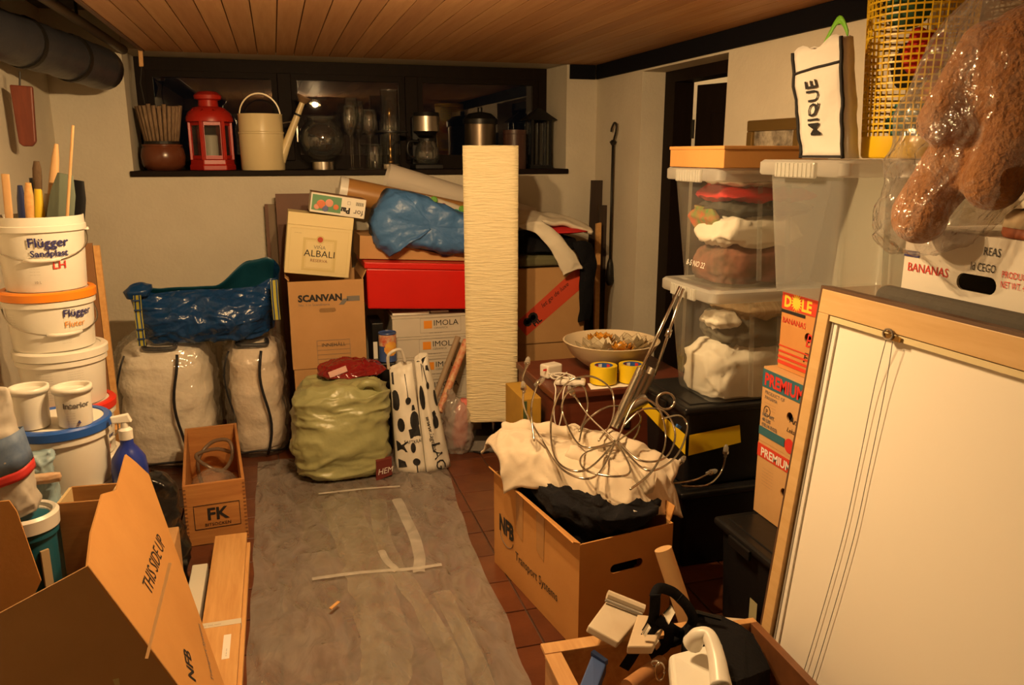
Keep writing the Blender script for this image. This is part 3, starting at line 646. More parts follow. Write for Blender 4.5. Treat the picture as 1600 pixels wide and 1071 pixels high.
def band(z0, z1, m, nm, gro=.006):
    def at(z):
        for i in range(len(sk)-1):
            if sk[i][0] <= z <= sk[i+1][0]:
                u = (z-sk[i][0])/(sk[i+1][0]-sk[i][0]); return [sk[i][j]+(sk[i+1][j]-sk[i][j])*u for j in range(5)]
    ss = [at(z0+(z1-z0)*k/3) for k in range(4)]
    rings = [superring(s2[1], s2[2], s2[0]+.16*0, s2[3]+gro, s2[4]+gro, 3, 40) for s2 in ss]
    rings = [[p+V((0, 0, (p.x+.77)*.35)) for p in r] for r in rings]
    mb = MB().loft(rings, cap=False); mb.disp(.008, 12, 8).build(nm, m, t, world=True, smooth=True, solid=.001)
band(.705, .80, mat('sack_blue', (.07, .12, .24), .6, col2=(.16, .22, .34), ns=22), 'blue_print')
band(.675, .702, mat('sack_red', (.55, .03, .025), .6), 'red_stripe')
# open wooden box
t = thing('cream_wooden_box', 'open wooden box with pale inside behind the big cardboard flap', 'box', (-.590, 2.475, .282), R(-4))
INW = mat('pale_wood', (.66, .50, .26), .6, col2=(.60, .44, .22), ns=4); OUTW = mat('honey_wood', (.40, .20, .06), .55, col2=(.33, .15, .045), ns=4, stretch=(2, 2, 16))
W_, D_, H_ = .135, .12, .285
MB().box((0, -D_/2, H_/2), (W_, .008, H_)).build('board', OUTW, t); MB().box((0, D_/2, H_/2), (W_, .008, H_)).build('board', OUTW, t)
MB().box((-W_/2, 0, H_/2), (.008, D_-.008, H_)).build('board', INW, t); MB().box((W_/2, 0, H_/2), (.008, D_-.008, H_)).build('board', INW, t)
MB().box((0, 0, .008), (W_-.008, D_-.008, .006)).build('bottom', OUTW, t)
# big carton in the corner: tipped over onto the floor boards, near side turned to the viewer, open at top and rear
K = CAM+ray(137, 885)*(1.75/ray(137, 885).y); th_ = R(25)
e1 = V((math.sin(th_), 0, -math.cos(th_))); e2 = V((-math.cos(th_), 0, -math.sin(th_))); e3 = V((-.05, 1, 0)).normalized()
t = thing('open_moving_box', 'big brown moving box tipped onto the pine boards, its side printed THIS SIDE UP', 'box', (K.x, K.y, 0))
LB = .33; LD = .48; C5 = .005; LA = (K.z-LB*math.sin(th_)-.002)/math.cos(th_)      # lower edge on the floor, underside on the boards
PT = lambda a, b, c: K+e1*a+e2*b+e3*c
def sheet3(nm, quad, n, m=CARD): return MB().hexa(quad, [p+n*C5 for p in quad]).build(nm, m, t, world=True)
near = sheet3('near_side', [PT(0, 0, 0), PT(LA, 0, 0), PT(LA, LB, 0), PT(0, LB, 0)], e3)
sheet3('left_side', [PT(0, LB, C5), PT(LA, LB, C5), PT(LA, LB, LD), PT(.20, LB, LD)], -e2)
FBK = lambda px, py: PY(px, py, K.y+LD)
sheet3('rear_flap', [FBK(-60, 790), FBK(14, 783), FBK(26, 800), FBK(64, 908), FBK(40, 960), FBK(-60, 1010)], V((0, C5*0+1, 0)), CARDO)
DP = lambda px, py: CAM+ray(px, py)*((K-CAM).dot(e3)/ray(px, py).dot(e3))
decal('shipping_label', [DP(176, 1062), DP(214, 1052), DP(224, 1085), DP(190, 1098)][::-1], mat('yellow_label', (.55, .45, .18), .6), near, world=True)
fn = e3.cross(e1).normalized(); fn = fn if fn.z > 0 else -fn
def FP(px, py): d = ray(px, py); return CAM+d*((K-CAM).dot(fn)/d.dot(fn))
ee = FP(233, 742); ff = FP(352, 1075); sa = lambda p: (p-K).dot(e1)
gg = ee.lerp(ff, min(1, (LA-sa(ee))/(sa(ff)-sa(ee))))          # far end of the lower edge
sheet3('bottom_side', [PT(LA, 0, C5), PT(LA, LB, C5), PT(LA, LB, LD), PT(LA, 0, (gg-K).dot(e3))], -e1)
fp = [PT(0, 0, 0)]+[FP(*q) for q in ((143, 832), (160, 772), (182, 766), (197, 710), (212, 722))]+[ee, gg, PT(LA, 0, 0)]
flap = MB().hexa(fp, [p-fn*C5 for p in fp]).build('long_side', CARDO, t, world=True)
decal('tape_strip', [FP(226, 1030), FP(231, 1030), FP(268, 880), FP(263, 880)], mat('brown_tape', (.42, .24, .10), .3), flap, lift=.0003, world=True)
a_, c_ = FP(236, 932), FP(258, 850); ln = (c_-a_).length
text('THIS SIDE UP', ln/6.6*1.25, INK, flap, a_, c_-a_, FP(220, 928)-a_, world=True, lift=.0012, sx=.9)
a_, c_ = FP(306, 1068), FP(298, 1030)
text('NFB', .05, INK, flap, a_, c_-a_, FP(280, 1062)-a_, bold=.001, world=True)
a_, c_ = FP(334, 1066), FP(309, 965)
text('Transport Systems', .022, INKG, flap, a_, c_-a_, FP(318, 1064)-a_, world=True, sx=(c_-a_).length/.19)
# pine shelf boards on the floor
for nm, lab, x0, x1, z0, z1, y0, y1 in (('pine_board', 'pine shelf board with a taped band and paper label by the plastic sheet', -.318, -.198, .052, .075, 1.75, 3.12),
                                       ('pine_board', 'lower pine board in the pair on the floor, sticking out at the sheet side', -.310, -.186, .026, .050, 1.75, 3.08),
                                       ('pine_board', 'bottom pine board lying flat on the floor under the others', -.316, -.192, .001, .024, 1.75, 3.06)):
    t = tag(MB().bb((x0, y0, z0), (x1, y1, z1)).build(nm, PINE2, bevel=.002), lab, 'board', 'pine boards on the floor')
    if z0 > .05:
        MB().bb((x0-.001, 2.455, z0), (x1+.001, 2.485, z1+.0008)).build('tape', mat('pale_tape', (.66, .60, .48), .5), t)
        text('-- --- ----', .016, INKG, t, (x0+.005, 2.462, z1+.001), (1, 0, 0), (0, 1, 0))
        MB().bb((x1-.048, 2.27, z1), (x1-.026, 2.40, z1+.0008)).build('paper_label', PAPER, t)
        text('-- --- ----', .012, INKG, t, (x1-.033, 2.28, z1+.001), (0, 1, 0), (-1, 0, 0))
t = tag(MB().bb((-.39, 1.95, .001), (-.335, 2.95, .050)).build('white_skirting_board', mat('white_gloss_paint', (.72, .70, .60), .3), bevel=.004), 'white painted skirting board on the floor beside the pine boards', 'board')

# ================================================================ PLASTIC SHEET ON THE FLOOR
SHEET = film('floor_film', (.88, .85, .78), .30, .17, bump=.7, bs=6, gloss=1.3, bdist=.03, cloud2=.46, stretch=(2.2, 1, 1))
FOLD = film('floor_film_fold', (.92, .89, .81), .16, .22, bump=.5, bs=8, gloss=1.2, bdist=.02, cloud2=.34, stretch=(2, 1, 1))
t = thing('plastic_sheet', 'wrinkled clear plastic sheet spread over the tiles between the boxes', 'plastic sheet', (.2, 2.8, 0))
def edge_r(y): 
    pts = [(1.3, .565), (1.76, .57), (1.996, .64), (2.4, .665), (2.9, .672), (3.3, .70), (3.6, .735), (4.1, .745)]
    for (a, x0), (b, x1) in zip(pts, pts[1:]):
        if a <= y <= b: return x0+(x1-x0)*(y-a)/(b-a)
    return pts[-1][1]
def shf(u, v):
    y = 1.35+2.73*v; x = -.178+(edge_r(y)+.178)*u
    h = .0035+.006*abs(noise.noise(V((x*7, y*2.2, 0))))+.006*max(0, noise.noise(V((x*3+y*2, y*5-x*3, 4))))**1.0
    h = h if y < 3.45 else .002+(h-.002)*max(.0, 1-(y-3.45)/.15)
    return V((x+.012*noise.noise(V((y*4, u*3, 2))), y, h))
MB().grid(shf, 90, 200).wrinkle(.006, 4.5, 2, (1.6, 1, 1), .001).build('film', SHEET, t, world=True, smooth=True)
CREASE = film('floor_film_crease', (.95, .92, .85), .50, .25, bump=.2, bs=9, gloss=.5, cloud2=.75)
def fold(pts, w_, z=.011):
    pts = [PZ(*p, 0) for p in pts]; pts = smoothpath(pts, 6); l = []; r = []
    mb = MB(); n = len(pts)
    def fn(u, v):
        k = v*(n-1); i = min(int(k), n-2); p = pts[i].lerp(pts[i+1], k-i); tg = (pts[i+1]-pts[i]).normalized(); sd = V((tg.y, -tg.x, 0))
        return p+sd*(w_*(u-.5)*(1+.3*noise.noise(V((k*.4, u, 3)))))+V((0, 0, z+.004*math.sin(math.pi*u)+.001*noise.noise(V((k, u*4, 7)))))
    mb.grid(fn, 6, n*2).build('fold', CREASE if w_ < .06 else FOLD, t, world=True, smooth=True)
fold([(530, 785), (560, 860), (575, 900), (590, 960), (605, 1020), (600, 1090)], .16)
fold([(590, 785), (600, 850), (625, 900), (670, 970), (705, 1040), (712, 1100)], .07)
fold([(620, 785), (650, 850), (656, 900)], .045, .014); fold([(488, 912), (560, 902), (640, 896), (690, 889)], .022, .018); fold([(498, 777), (560, 770), (625, 765)], .014, .016)
fold([(596, 868), (606, 885), (622, 900)], .028, .019); fold([(690, 930), (720, 990), (765, 1090)], .06, .013)
t = tag(MB().box((0, 0, .002), (.05, .012, .003)).build('wood_splinter', PINE2), 'tiny orange wood splinter lying on the plastic sheet', 'splinter'); t.location = PZ(523, 947, .03); t.rotation_euler = (0, 0, R(50))

# ================================================================ FK WOODEN CRATE
c0 = V((-.429, 3.20, 0)); c1 = V((-.200, 3.255, 0)); ang = math.atan2(c1.y-c0.y, c1.x-c0.x)*.35
t = thing('wooden_crate', 'long narrow orange-brown wooden crate stencilled FK', 'crate', (-.315, 3.215, 0), ang)
Wc, Lc, Hc = .236, .74, .262
MB().panel((0, 0, Hc/2), (1, 0, 0), (0, 0, 1), Wc, Hc, .014, ()).build('front_board', CRATE, t, bevel=.0015)
MB().panel((0, Lc-.014, Hc/2), (1, 0, 0), (0, 0, 1), Wc, Hc, .014).build('end_board', CRATE, t, bevel=.0015)
for s_ in (-1, 1): MB().box((s_*(Wc/2-.006), Lc/2, Hc/2), (.012, Lc-.03, Hc)).build('side_board', CRATE, t, bevel=.0015)
MB().box((0, Lc/2, .007), (Wc-.03, Lc-.03, .012)).build('bottom', CRATE, t)
fjm = sharedmesh(MB().box((0, 0, 0), (.010, .0022, .006)), 'finger_joint', mat('joint_dark_wood', (.22, .09, .03), .7))  # small pieces at the crate corners, coloured darker than the boards
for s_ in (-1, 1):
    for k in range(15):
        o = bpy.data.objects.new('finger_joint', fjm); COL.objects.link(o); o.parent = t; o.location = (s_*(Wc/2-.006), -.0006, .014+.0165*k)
text('FK', .072, INK, t, (.004, -.0005, .105), align='CENTER', bold=.002)
text('BITSOCKEN', .019, INK, t, (.004, -.0005, .078), align='CENTER')
frame_lines('stencil_border', (0, -.0005, 0), (1, 0, 0), (0, 0, 1), -.085, .068, .092, .172, .0022, INK, t)
g = thing('glass_globe', 'bubbled clear glass lamp globe lying in the FK crate', 'globe', (-.327, 3.36, .052))
CRK = film('crackled_glass', (.92, .88, .80), .16, .10, bump=1.0, bs=60, gloss=1.0, bdist=.01)
MB().lathe([(.03*0+.001, 0)]+[(.105*math.sin(R(a)), .105-.105*math.cos(R(a))) for a in range(12, 164, 8)]+[(.030, .2075), (.001, .2085)], (0, 0, 0), 36, cap=False).build('globe', CRK, g, smooth=True)
ho = thing('clear_hose', 'coiled grey plastic hose inside the FK crate', 'hose', (-.350, 3.72, .05))
MB().tube(smoothpath([(.10, -.36, -.018), (.02, -.29, -.018), (-.04, -.36, -.016), (.02, -.42, -.014), (.08, -.34, -.002), (.03, -.26, -.01), (-.03, -.12, -.018), (-.06, 0, -.02), (-.08, .05, .10), (-.02, .10, .17), (.06, .08, .18), (.075, .03, .12), (.03, -.04, .08), (-.05, -.03, .12), (-.08, .04, .14), (0, .12, .13), (.07, .13, .10)]), .009, 8).build('tube', film('hose_plastic', (.55, .45, .33), .45, .2), ho, smooth=True)

# ================================================================ DUVETS IN BAGS, BLUE CARRIER BAG
DUV = mat('white_duvet', (.86, .80, .70), .9, col2=(.80, .74, .63), ns=5, bump=.5, bs=16, bdist=.03)
DUV2 = mat('beige_quilt', (.72, .60, .46), .9, col2=(.80, .71, .60), ns=6, bump=.6, bs=14, bdist=.03)
PIPE = mat('black_piping', (.012, .012, .016), .5)
def duvetbag(x0, x1, y0, y1, h, lab, dlab, dm, seed):
    cx, cy, rx, ry = (x0+x1)/2, (y0+y1)/2, (x1-x0)/2, (y1-y0)/2
    secs = [(.004, cx, cy, rx*.86, ry*.86), (.05, cx, cy, rx*.96, ry*.96), (h*.5, cx, cy, rx, ry), (h*.84, cx, cy, rx*.97, ry*.97), (h*.95, cx, cy, rx*.88, ry*.88), (h, cx, cy, rx*.66, ry*.66)]
    d = thing('duvet', dlab, 'duvet', (cx, cy, 0))
    ins = [(max(z-.0, .012)*(.965), a, b, c-.022, e-.022) for z, a, b, c, e in secs]
    m = bagmesh(ins, 3.2, 64, 7, .0, 9, seed)
    for i, p in enumerate(m.v):
        q = V((p.x*2.2, p.y*2.2, p.z*13+seed)); f = noise.noise(q)*.020+noise.noise(q*2.1)*.009
        dr_ = V((p.x-cx, p.y-cy, 0)); m.v[i] = p+(dr_.normalized() if dr_.length > .01 else V((0, 0, 0)))*(f-.012)
    m.wrinkle(.010, 7, seed, (1, 1, 2.2)).build('quilt', dm, d, world=True, smooth=True)
    b = thing('duvet_bag', lab, 'storage bag', (cx, cy, 0))
    bagmesh(secs, 3.2, 120, 14, .012, 8, seed+3, .003).wrinkle(.012, 9, seed+2, (1, 1, 1.6), .003).build('film', BAGF, b, world=True, smooth=True)
    for sgx in (-.80, .30):
        pts = []
        for k in range(14):
            z = .02+(h*.93-.02)*k/13
            i = max(j for j in range(len(secs)-1) if secs[j][0] <= z); a_, c_ = secs[i], secs[i+1]; u = (z-a_[0])/(c_[0]-a_[0])
            ry_ = a_[4]+(c_[4]-a_[4])*u; rx_ = a_[3]+(c_[3]-a_[3])*u
            pts.append(V((cx+sgx*rx_+.02*math.sin(k*.5+seed), cy-ry_*(1-abs(sgx)**3.2)**(1/3.2)-.014, z)))
        MB().tube(pts, .0075 if sgx > 0 else .005, 6).build('piping', PIPE, b, world=True, smooth=True)
    pts = [V((cx+rx*.95*math.cos(a), cy-ry*.93*abs(math.sin(a))**.5-.008, .035+.01*math.sin(3*a))) for a in [math.pi+math.pi*k/24 for k in range(25)]]
    MB().tube(pts, .006, 6).build('base_piping', PIPE, b, world=True, smooth=True)
    MB().tube(smoothpath([(cx-.07, cy-ry*.55, h*.99), (cx-.06, cy-ry*.72, h*.97), (cx+.06, cy-ry*.72, h*.96), (cx+.07, cy-ry*.55, h*.99)]), .012, 8).build('carry_strap', PIPE, b, world=True, smooth=True)
duvetbag(-.845, -.352, 4.07, 4.62, .64, 'clear duvet bag with black piping, under the left half of the blue carrier bag', 'thick white folded duvet filling the wider clear storage bag', DUV, 1)
duvetbag(-.325, -.005, 4.12, 4.62, .62, 'narrower clear duvet bag with black piping, beside the brown moving boxes', 'beige crumpled quilt inside the narrower clear storage bag', DUV2, 6)
# blue carrier bag
BLU = mat('blue_woven_plastic', (.008, .05, .17), .28, col2=(.006, .04, .14), ns=5, bump=.6, bs=12, bdist=.03)
YST = mat('yellow_strap', (.42, .38, .04), .6); BST = mat('blue_strap', (.015, .05, .16), .6)
t = thing('blue_carrier_bag', 'big shiny blue woven carrier bag with yellow and blue straps, lying on the duvet bags', 'bag', (-.40, 4.33, .62))
top = [(-.73, .895), (-.68, .895), (-.60, .88), (-.5, .885), (-.4, .885), (-.30, .885), (-.20, .885), (-.14, .89), (-.11, .90), (-.06, .93), (-.02, .93)]
def blf(u, v):
    x = -.72+.69*u
    for (a, z0), (b, z1) in zip(top, top[1:]):
        if a <= x <= b: zt = z0+(z1-z0)*(x-a)/(b-a); break
    else: zt = top[0][1] if x < -.5 else top[-1][1]
    zb = .632+.03*(2*u-1)**6
    z = zb+(zt-zb)*v; bul = math.sin(math.pi*min(1, v*.9+.12))**.7
    y = 4.24-.115*bul*(1-(2*u-1)**6)
    q = V((x*6, z*9, 1)); y += .030*noise.noise(q)+.014*noise.noise(q*2.5)
    return V((x+(.045*(1-v)*(1-2*u)), y, z))
MB().grid(blf, 90, 44).wrinkle(.012, 9, 2, (1, 1, 2)).build('front_panel', BLU, t, world=True, smooth=True, solid=.002)
def blb(u, v):
    p = blf(u, v); return V((p.x, 4.36+.09*math.sin(math.pi*min(1, v*.9+.12))+.02*noise.noise(p*8), p.z+.12*v*(lambda k: k*k*(3-2*k))(max(0, min(1, (u-.55)/.27)))*(1-.35*max(0, (u-.82)/.18)**2)))
MB().grid(blb, 44, 22).build('back_panel', mat('blue_inner', (.006, .06, .10), .4, bump=.4, bs=12), t, world=True, smooth=True, solid=.002)
MB().grid(lambda u, v: (lambda a, b: a.lerp(b, v)+V((0, 0, -.01*math.sin(math.pi*v))))(blf(u, 0), blb(u, 0)), 30, 6).build('bottom_panel', BLU, t, world=True, smooth=True)
for e in (0, 1): MB().grid(lambda u, v: blf(e, v).lerp(blb(e, v), u)+V(((.025 if e else -.025)*math.sin(math.pi*u), 0, 0)), 8, 16).build('side_panel', BLU, t, world=True, smooth=True)
bagmesh([(.868, -.68, 4.20, .045, .05), (.90, -.675, 4.20, .062, .06), (.925, -.665, 4.21, .05, .045), (.935, -.66, 4.21, .02, .02)], 2.2, amp=.015, sc=14, seed=3).build('rolled_corner', BLU, t, world=True, smooth=True)
def strap(pts, w_, m, nm='strap'):
    pts = smoothpath(pts, 6); rings = []
    for k, p in enumerate(pts): rings.append([p+V((-w_/2, 0, 0)), p+V((w_/2, 0, 0)), p+V((w_/2, .003, 0)), p+V((-w_/2, .003, 0))])
    return MB().loft(rings).build(nm, m, t, world=True)
for dx, w_, m, dy in ((0, .034, YST, 0), (-.012, .007, BST, -.0015), (.012, .007, BST, -.0015)):
    strap([PY(214+dx*290, 462, 4.08+dy), PY(216+dx*290, 490, 4.09+dy), PY(219+dx*290, 515, 4.045+dy), PY(222+dx*290, 541, 4.04+dy)], w_, m)
    strap([PY(428+dx*290, 438, 4.10+dy), PY(430+dx*290, 470, 4.10+dy), PY(433+dx*290, 500, 4.10+dy)], w_, m)
for k in range(5): 
    p = PY(213.5+k*1.8, 470+15*k, 4.078 if k < 3 else 4.033); MB().box(p, (.034, .004, .006)).build('strap_mark', BST, t, world=True)

# ================================================================ MOVING BOXES, WINE BOX, GAME
def carton(name, label, loc, rz, d, m, holes={}, group=None, closed=True, t_=.005, rot=None, seam=True):
    t = thing(name, label, 'box', loc, rz, group, rot)
    X_, Y_, Z_ = d; h = lambda k: holes.get(k, ())
    mb = MB()
    mb.panel((0, -Y_/2, Z_/2), (1, 0, 0), (0, 0, 1), X_, Z_, t_, h('front')); mb.panel((0, Y_/2, Z_/2), (-1, 0, 0), (0, 0, 1), X_, Z_, t_, h('back'))
    mb.panel((-X_/2, 0, Z_/2), (0, -1, 0), (0, 0, 1), Y_-2*t_, Z_, t_, h('left')); mb.panel((X_/2, 0, Z_/2), (0, 1, 0), (0, 0, 1), Y_-2*t_, Z_, t_, h('right'))
    mb.box((0, 0, t_/2), (X_-2*t_, Y_-2*t_, t_))
    mb.build('body', m, t)
    if closed:
        for s_ in (-1, 1): MB().box((0, s_*Y_/4, Z_-t_/2+.0005), (X_-.002, Y_/2-.003, t_)).build('top_flap', m, t)
    return t
SC = carton('moving_box', 'upper brown moving box printed SCANVAN with a contents panel', (.215, 4.345, .468), 0, (.375, .45, .455), CARD, {'front': ((-.0, .075, .042, .012),)}, closed=False)
fy = -.2255
text('SCANVAN', .047, INK, SC, (-.142, fy, .352), bold=.0022)
text('No. 1 in Scandinavia', .019, INKG, SC, (-.142, fy, .328))
for pts in ([(.058, .388), (.084, .388), (.108, .358), (.082, .358)], [(.058, .328), (.084, .328), (.108, .358), (.082, .358)], [(.100, .345), (.165, .345), (.165, .371), (.100, .371)]):
    decal('logo_arrow', [V((a, fy, b)) for a, b in pts], INKG, SC)
text('INNEHÅLL', .026, INK, SC, (.022, fy, .112), align='CENTER')
frame_lines('contents_panel', (0, fy, 0), (1, 0, 0), (0, 0, 1), -.062, .022, .106, .146, .0015, INKG, SC, tuple((-.062, .022+.024*k, .106, .0232+.024*k) for k in range(1, 5)))
for nm, q in (('side_flap', [(.182, -.20, .455), (.182, .20, .455), (.205, .20, .50), (.205, -.20, .50)]), ('side_flap', [(-.182, -.2, .455), (-.182, .2, .455), (-.200, .2, .475), (-.200, -.2, .475)]), ('back_flap', [(-.17, .222, .455), (.17, .222, .455), (.17, .235, .60), (-.17, .235, .60)])):
    q = [V(p) for p in q]; n = (q[1]-q[0]).cross(q[2]-q[0]).normalized()*.004; MB().hexa(q, [p+n for p in q]).build(nm, CARD, SC)
LB = carton('moving_box', 'lower brown moving box under the SCANVAN box', (.222, 4.35, 0), 0, (.378, .45, .466), CARD, {'front': ((0, .09, .042, .012),)})
# wine box, tilted inside the open moving box
YW = 4.20
CRW = mat('cream_carton', (.74, .62, .33), .55, col2=(.70, .58, .30), ns=3); GOLDP = mat('gold_print', (.50, .38, .13), .5); GOLDL = mat('pale_gold_print', (.62, .50, .22), .55)
bl, br, tl = PY(446, 438, YW), PY(549, 446, YW), PY(460, 336, YW)
roll = R(7.5); rw = Matrix.Rotation(roll, 3, 'Y')
t = thing('wine_box', 'cream wine carton printed VIÑA ALBALI, tilted in the open moving box', 'box', (.175, 4.31, .938), rot=rw)
Wd, Hd, Dd = .325, .312, .20
MB().box((0, 0, Hd/2), (Wd, Dd, Hd)).build('body', CRW, t, bevel=.003)
fy = -Dd/2
MB().box((0, fy-.0015, Hd-.032), (Wd, .005, .060)).build('top_flap', CRW, t, bevel=.001)
frame_lines('border', (0, fy, 0), (1, 0, 0), (0, 0, 1), -.145, .015, .145, .235, .0012, GOLDL, t)
decal('label_outer', rect((0, fy, 0), (1, 0, 0), (0, 0, 1), -.080, .022, .088, .190), GOLDL, t); decal('label_inner', rect((0, fy, 0), (1, 0, 0), (0, 0, 1), -.066, .034, .074, .178), CRW, t, .0018)
frame_lines('label_line', (0, fy-.0015, 0), (1, 0, 0), (0, 0, 1), -.062, .038, .070, .174, .001, GOLDP, t)
MB().lathe([(.001, 0), (.021, 0), (.021, .0015), (.001, .0015)], (0, 0, 0), 24, rot=Matrix.Rotation(R(90), 3, 'X')).xf(Matrix.Translation((.004, fy-.0018, .185))).build('seal_ring', GOLDL, t)
MB().lathe([(.001, 0), (.014, 0), (.014, .001), (.001, .001)], (0, 0, 0), 24, rot=Matrix.Rotation(R(90), 3, 'X')).xf(Matrix.Translation((.004, fy-.0034, .185))).build('seal', mat('wax_red', (.45, .06, .02), .5), t)
text('VIÑA', .026, INKG, t, (.004, fy-.002, .136), align='CENTER'); text('ALBALI', .048, INK, t, (.006, fy-.002, .096), align='CENTER', sx=1.05); text('RESERVA', .022, mat('brown_ink', (.22, .06, .03), .6), t, (.004, fy-.002, .069), align='CENTER')
text('-- --- ----', .010, INK, t, (-.125, fy, .208))
# party game box on top
rg = Matrix.Rotation(R(9.5), 3, 'Y') 
t = thing('game_box', 'white party game box with a colourful picture, upside down on the wine carton', 'box', (.292, 4.30, 1.243), rot=rg)
Wg, Hg, Dg = .275, .098, .20
MB().box((0, 0, Hg/2), (Wg, Dg, Hg)).build('body', mat('game_white', (.74, .70, .60), .45), t, bevel=.003); fy = -Dg/2
MB().box((0, .002, Hg+.001), (Wg, Dg-.004, .003)).build('top_sheet', mat('brown_board', (.22, .12, .06), .7), t)
PIC = mat('picture_green', (.10, .26, .12), .5)
decal('picture', rect((0, fy, 0), (1, 0, 0), (0, 0, 1), -.130, .012, .015, .090), PIC, t)
for x, z, r_, m in ((-.085, .045, .022, mat('picture_orange', (.62, .16, .05), .5)), (-.045, .056, .020, mat('picture_pink', (.65, .28, .20), .5)), (-.062, .026, .016, mat('picture_blue', (.10, .12, .28), .5)), (-.01, .040, .014, MATS['picture_orange']), (-.105, .03, .014, MATS['picture_pink'])):
    MB().lathe([(.001, 0), (r_, 0), (r_*.8, .001), (.001, .001)], (0, 0, 0), 12, rot=Matrix.Rotation(R(90), 3, 'X')).xf(Matrix.Translation((x, fy-.0018, z))).build('picture_figure', m, t)
text('Party', .040, INK, t, (.062, fy, .044), (-1, 0, 0), (0, 0, -1), align='LEFT', bold=.002).location = (0, 0, 0)
text('for', .040, INKG, t, (.128, fy, .040), (-1, 0, 0), (0, 0, -1), bold=.0005)
for k in range(9): decal('barcode_bar', rect((0, fy, 0), (1, 0, 0), (0, 0, 1), .088+.0045*k, .062, .090+.0045*k, .080), INK, t)
frame_lines('icon_frame', (0, fy, 0), (1, 0, 0), (0, 0, 1), .045, .062, .060, .078, .001, INK, t)
# brown sheets behind
HB = mat('dark_hardboard', (.15, .06, .03), .6, col2=(.11, .045, .022), ns=5)
for x0, y0, x1, h, lab, m in ((.002, 4.60, .19, 1.33, 'dark brown framed panel standing behind the wine carton', HB), (-.06, 4.66, .10, 1.27, 'thin grey-brown sheet behind the dark framed panel', mat('grey_board', (.20, .14, .09), .7))):
    t = thing('fibreboard_sheet', lab, 'board', ((x0+x1)/2, y0, 0), group='panels leaning on the window wall')
    q = [V((x0-(x0+x1)/2, 0, 0)), V((x1-(x0+x1)/2, 0, 0)), V((x1-(x0+x1)/2, .016, 0)), V((x0-(x0+x1)/2, .016, 0))]
    MB().hexa(q, [p+V((0, .13, h)) for p in q]).build('sheet', m, t)
    MB().hexa([q[0]+V((-.006, -.004, 0)), q[0]+V((.012, -.004, 0)), q[3]+V((.012, .002, 0)), q[3]+V((-.006, .002, 0))], [p+V((0, .13, h)) for p in (q[0]+V((-.006, -.004, 0)), q[0]+V((.012, -.004, 0)), q[3]+V((.012, .002, 0)), q[3]+V((-.006, .002, 0)))]).build('edge_frame', HB, t)

# ================================================================ TILE BOXES AND WHAT LIES ON THEM
for k in range(6):
    dx = (-.008, .006, 0, .010, -.004, .004)[k]
    t = thing('tile_box', ('%s grey-white carton of ceramic tiles printed IMOLA' % ('lowest', 'second from the floor', 'third from the floor', 'fourth from the floor', 'second from the top', 'topmost')[k]), 'box', (.80+dx, 4.385, .1165*k), group='stacked tile boxes')
    MB().box((0, 0, .0515), (.50, .36, .103)).build('body', mat('grey_white_carton', (.60, .55, .47), .65, col2=(.55, .50, .42), ns=4), t, bevel=.003)
    MB().box((0, 0, .1095), (.506, .366, .012)).build('lid', MATS['grey_white_carton'], t, bevel=.001)
    fy = -.1805
    frame_lines('print_frame', (0, fy, 0), (1, 0, 0), (0, 0, 1), -.10, .018, .125, .100, .001, INKG, t)
    decal('logo_square', rect((0, fy, 0), (1, 0, 0), (0, 0, 1), -.080, .042, -.035, .085), INKO, t)
    text('IMOLA', .044, INK, t, (-.028, fy, .056), sx=1.05); text('CERAMICA', .016, INKG, t, (-.026, fy, .038)); text('Faenza  Italia dal 1874', .008, INKG, t, (-.05, fy, .014))
t = thing('red_box', 'wide red plastic box with a lip, sagging on the tile boxes', 'box', (.80, 4.36, .735), rot=Matrix.Rotation(R(3.2), 3, 'Y'))
MB().hexa([V((-.375, -.19, 0)), V((.375, -.19, 0)), V((.375, .19, 0)), V((-.375, .19, 0))], [V((-.39, -.205, .215)), V((.39, -.205, .215)), V((.39, .205, .215)), V((-.39, .205, .215))]).build('body', RED, t, bevel=.008)
MB().box((0, 0, .232), (.80, .425, .034)).build('lid', RED, t, bevel=.006)
t = thing('flat_paper_packs', 'flat white packs lying on the topmost tile box', 'paper', (.66, 4.30, .700))
MB().box((0, 0, .007), (.20, .14, .013)).build('pack', PAPER, t); MB().box((.16, .01, .006), (.10, .13, .011)).build('pack', CARDW, t)
t = carton('brown_carton', 'plain orange-brown carton on the red box, under the blue plastic bag', (.79, 4.42, .990), 0, (.78, .34, .12), CARD, rot=Matrix.Rotation(R(3.2), 3, 'Y'))
# tubes
t = thing('cardboard_tube', 'brown cardboard tube with a white end cap behind the blue plastic bag', 'tube', (.6, 4.62, 1.3))
a, c = PY(533, 297, 4.55), PY(735, 338, 4.55)
MB().tube([a, c], .072, 32).build('tube', mat('glossy_brown_tube', (.40, .20, .06), .35), t, world=True, auto=40)
MB().tube([a-(c-a).normalized()*.012, a+(c-a).normalized()*.03], .0735, 32).build('end_cap', WHITEP, t, world=True, auto=40)
t = thing('paper_roll', 'wide white rolled-up paper held by a thin black band', 'roll', (.8, 4.74, 1.4))
a, c = PY(604, 277, 4.745), PY(830, 345, 4.745)
ax = (c-a).normalized(); sd = ax.cross(V((0, 0, 1))).normalized(); u2 = sd.cross(ax)
def rl(u, v):
    an = 2*math.pi*2.6*u; r_ = .082-.006*u; return a.lerp(c, v)+sd*r_*math.cos(an)+u2*r_*math.sin(an)
MB().grid(rl, 90, 12).build('sheet', mat('roll_paper', (.62, .56, .48), .7), t, world=True, smooth=True)
bp = a.lerp(c, .53); MB().tube([bp+(sd*math.cos(x)+u2*math.sin(x))*.084 for x in [2*math.pi*k/30 for k in range(31)]], .0035, 6).build('band', INK, t, world=True)
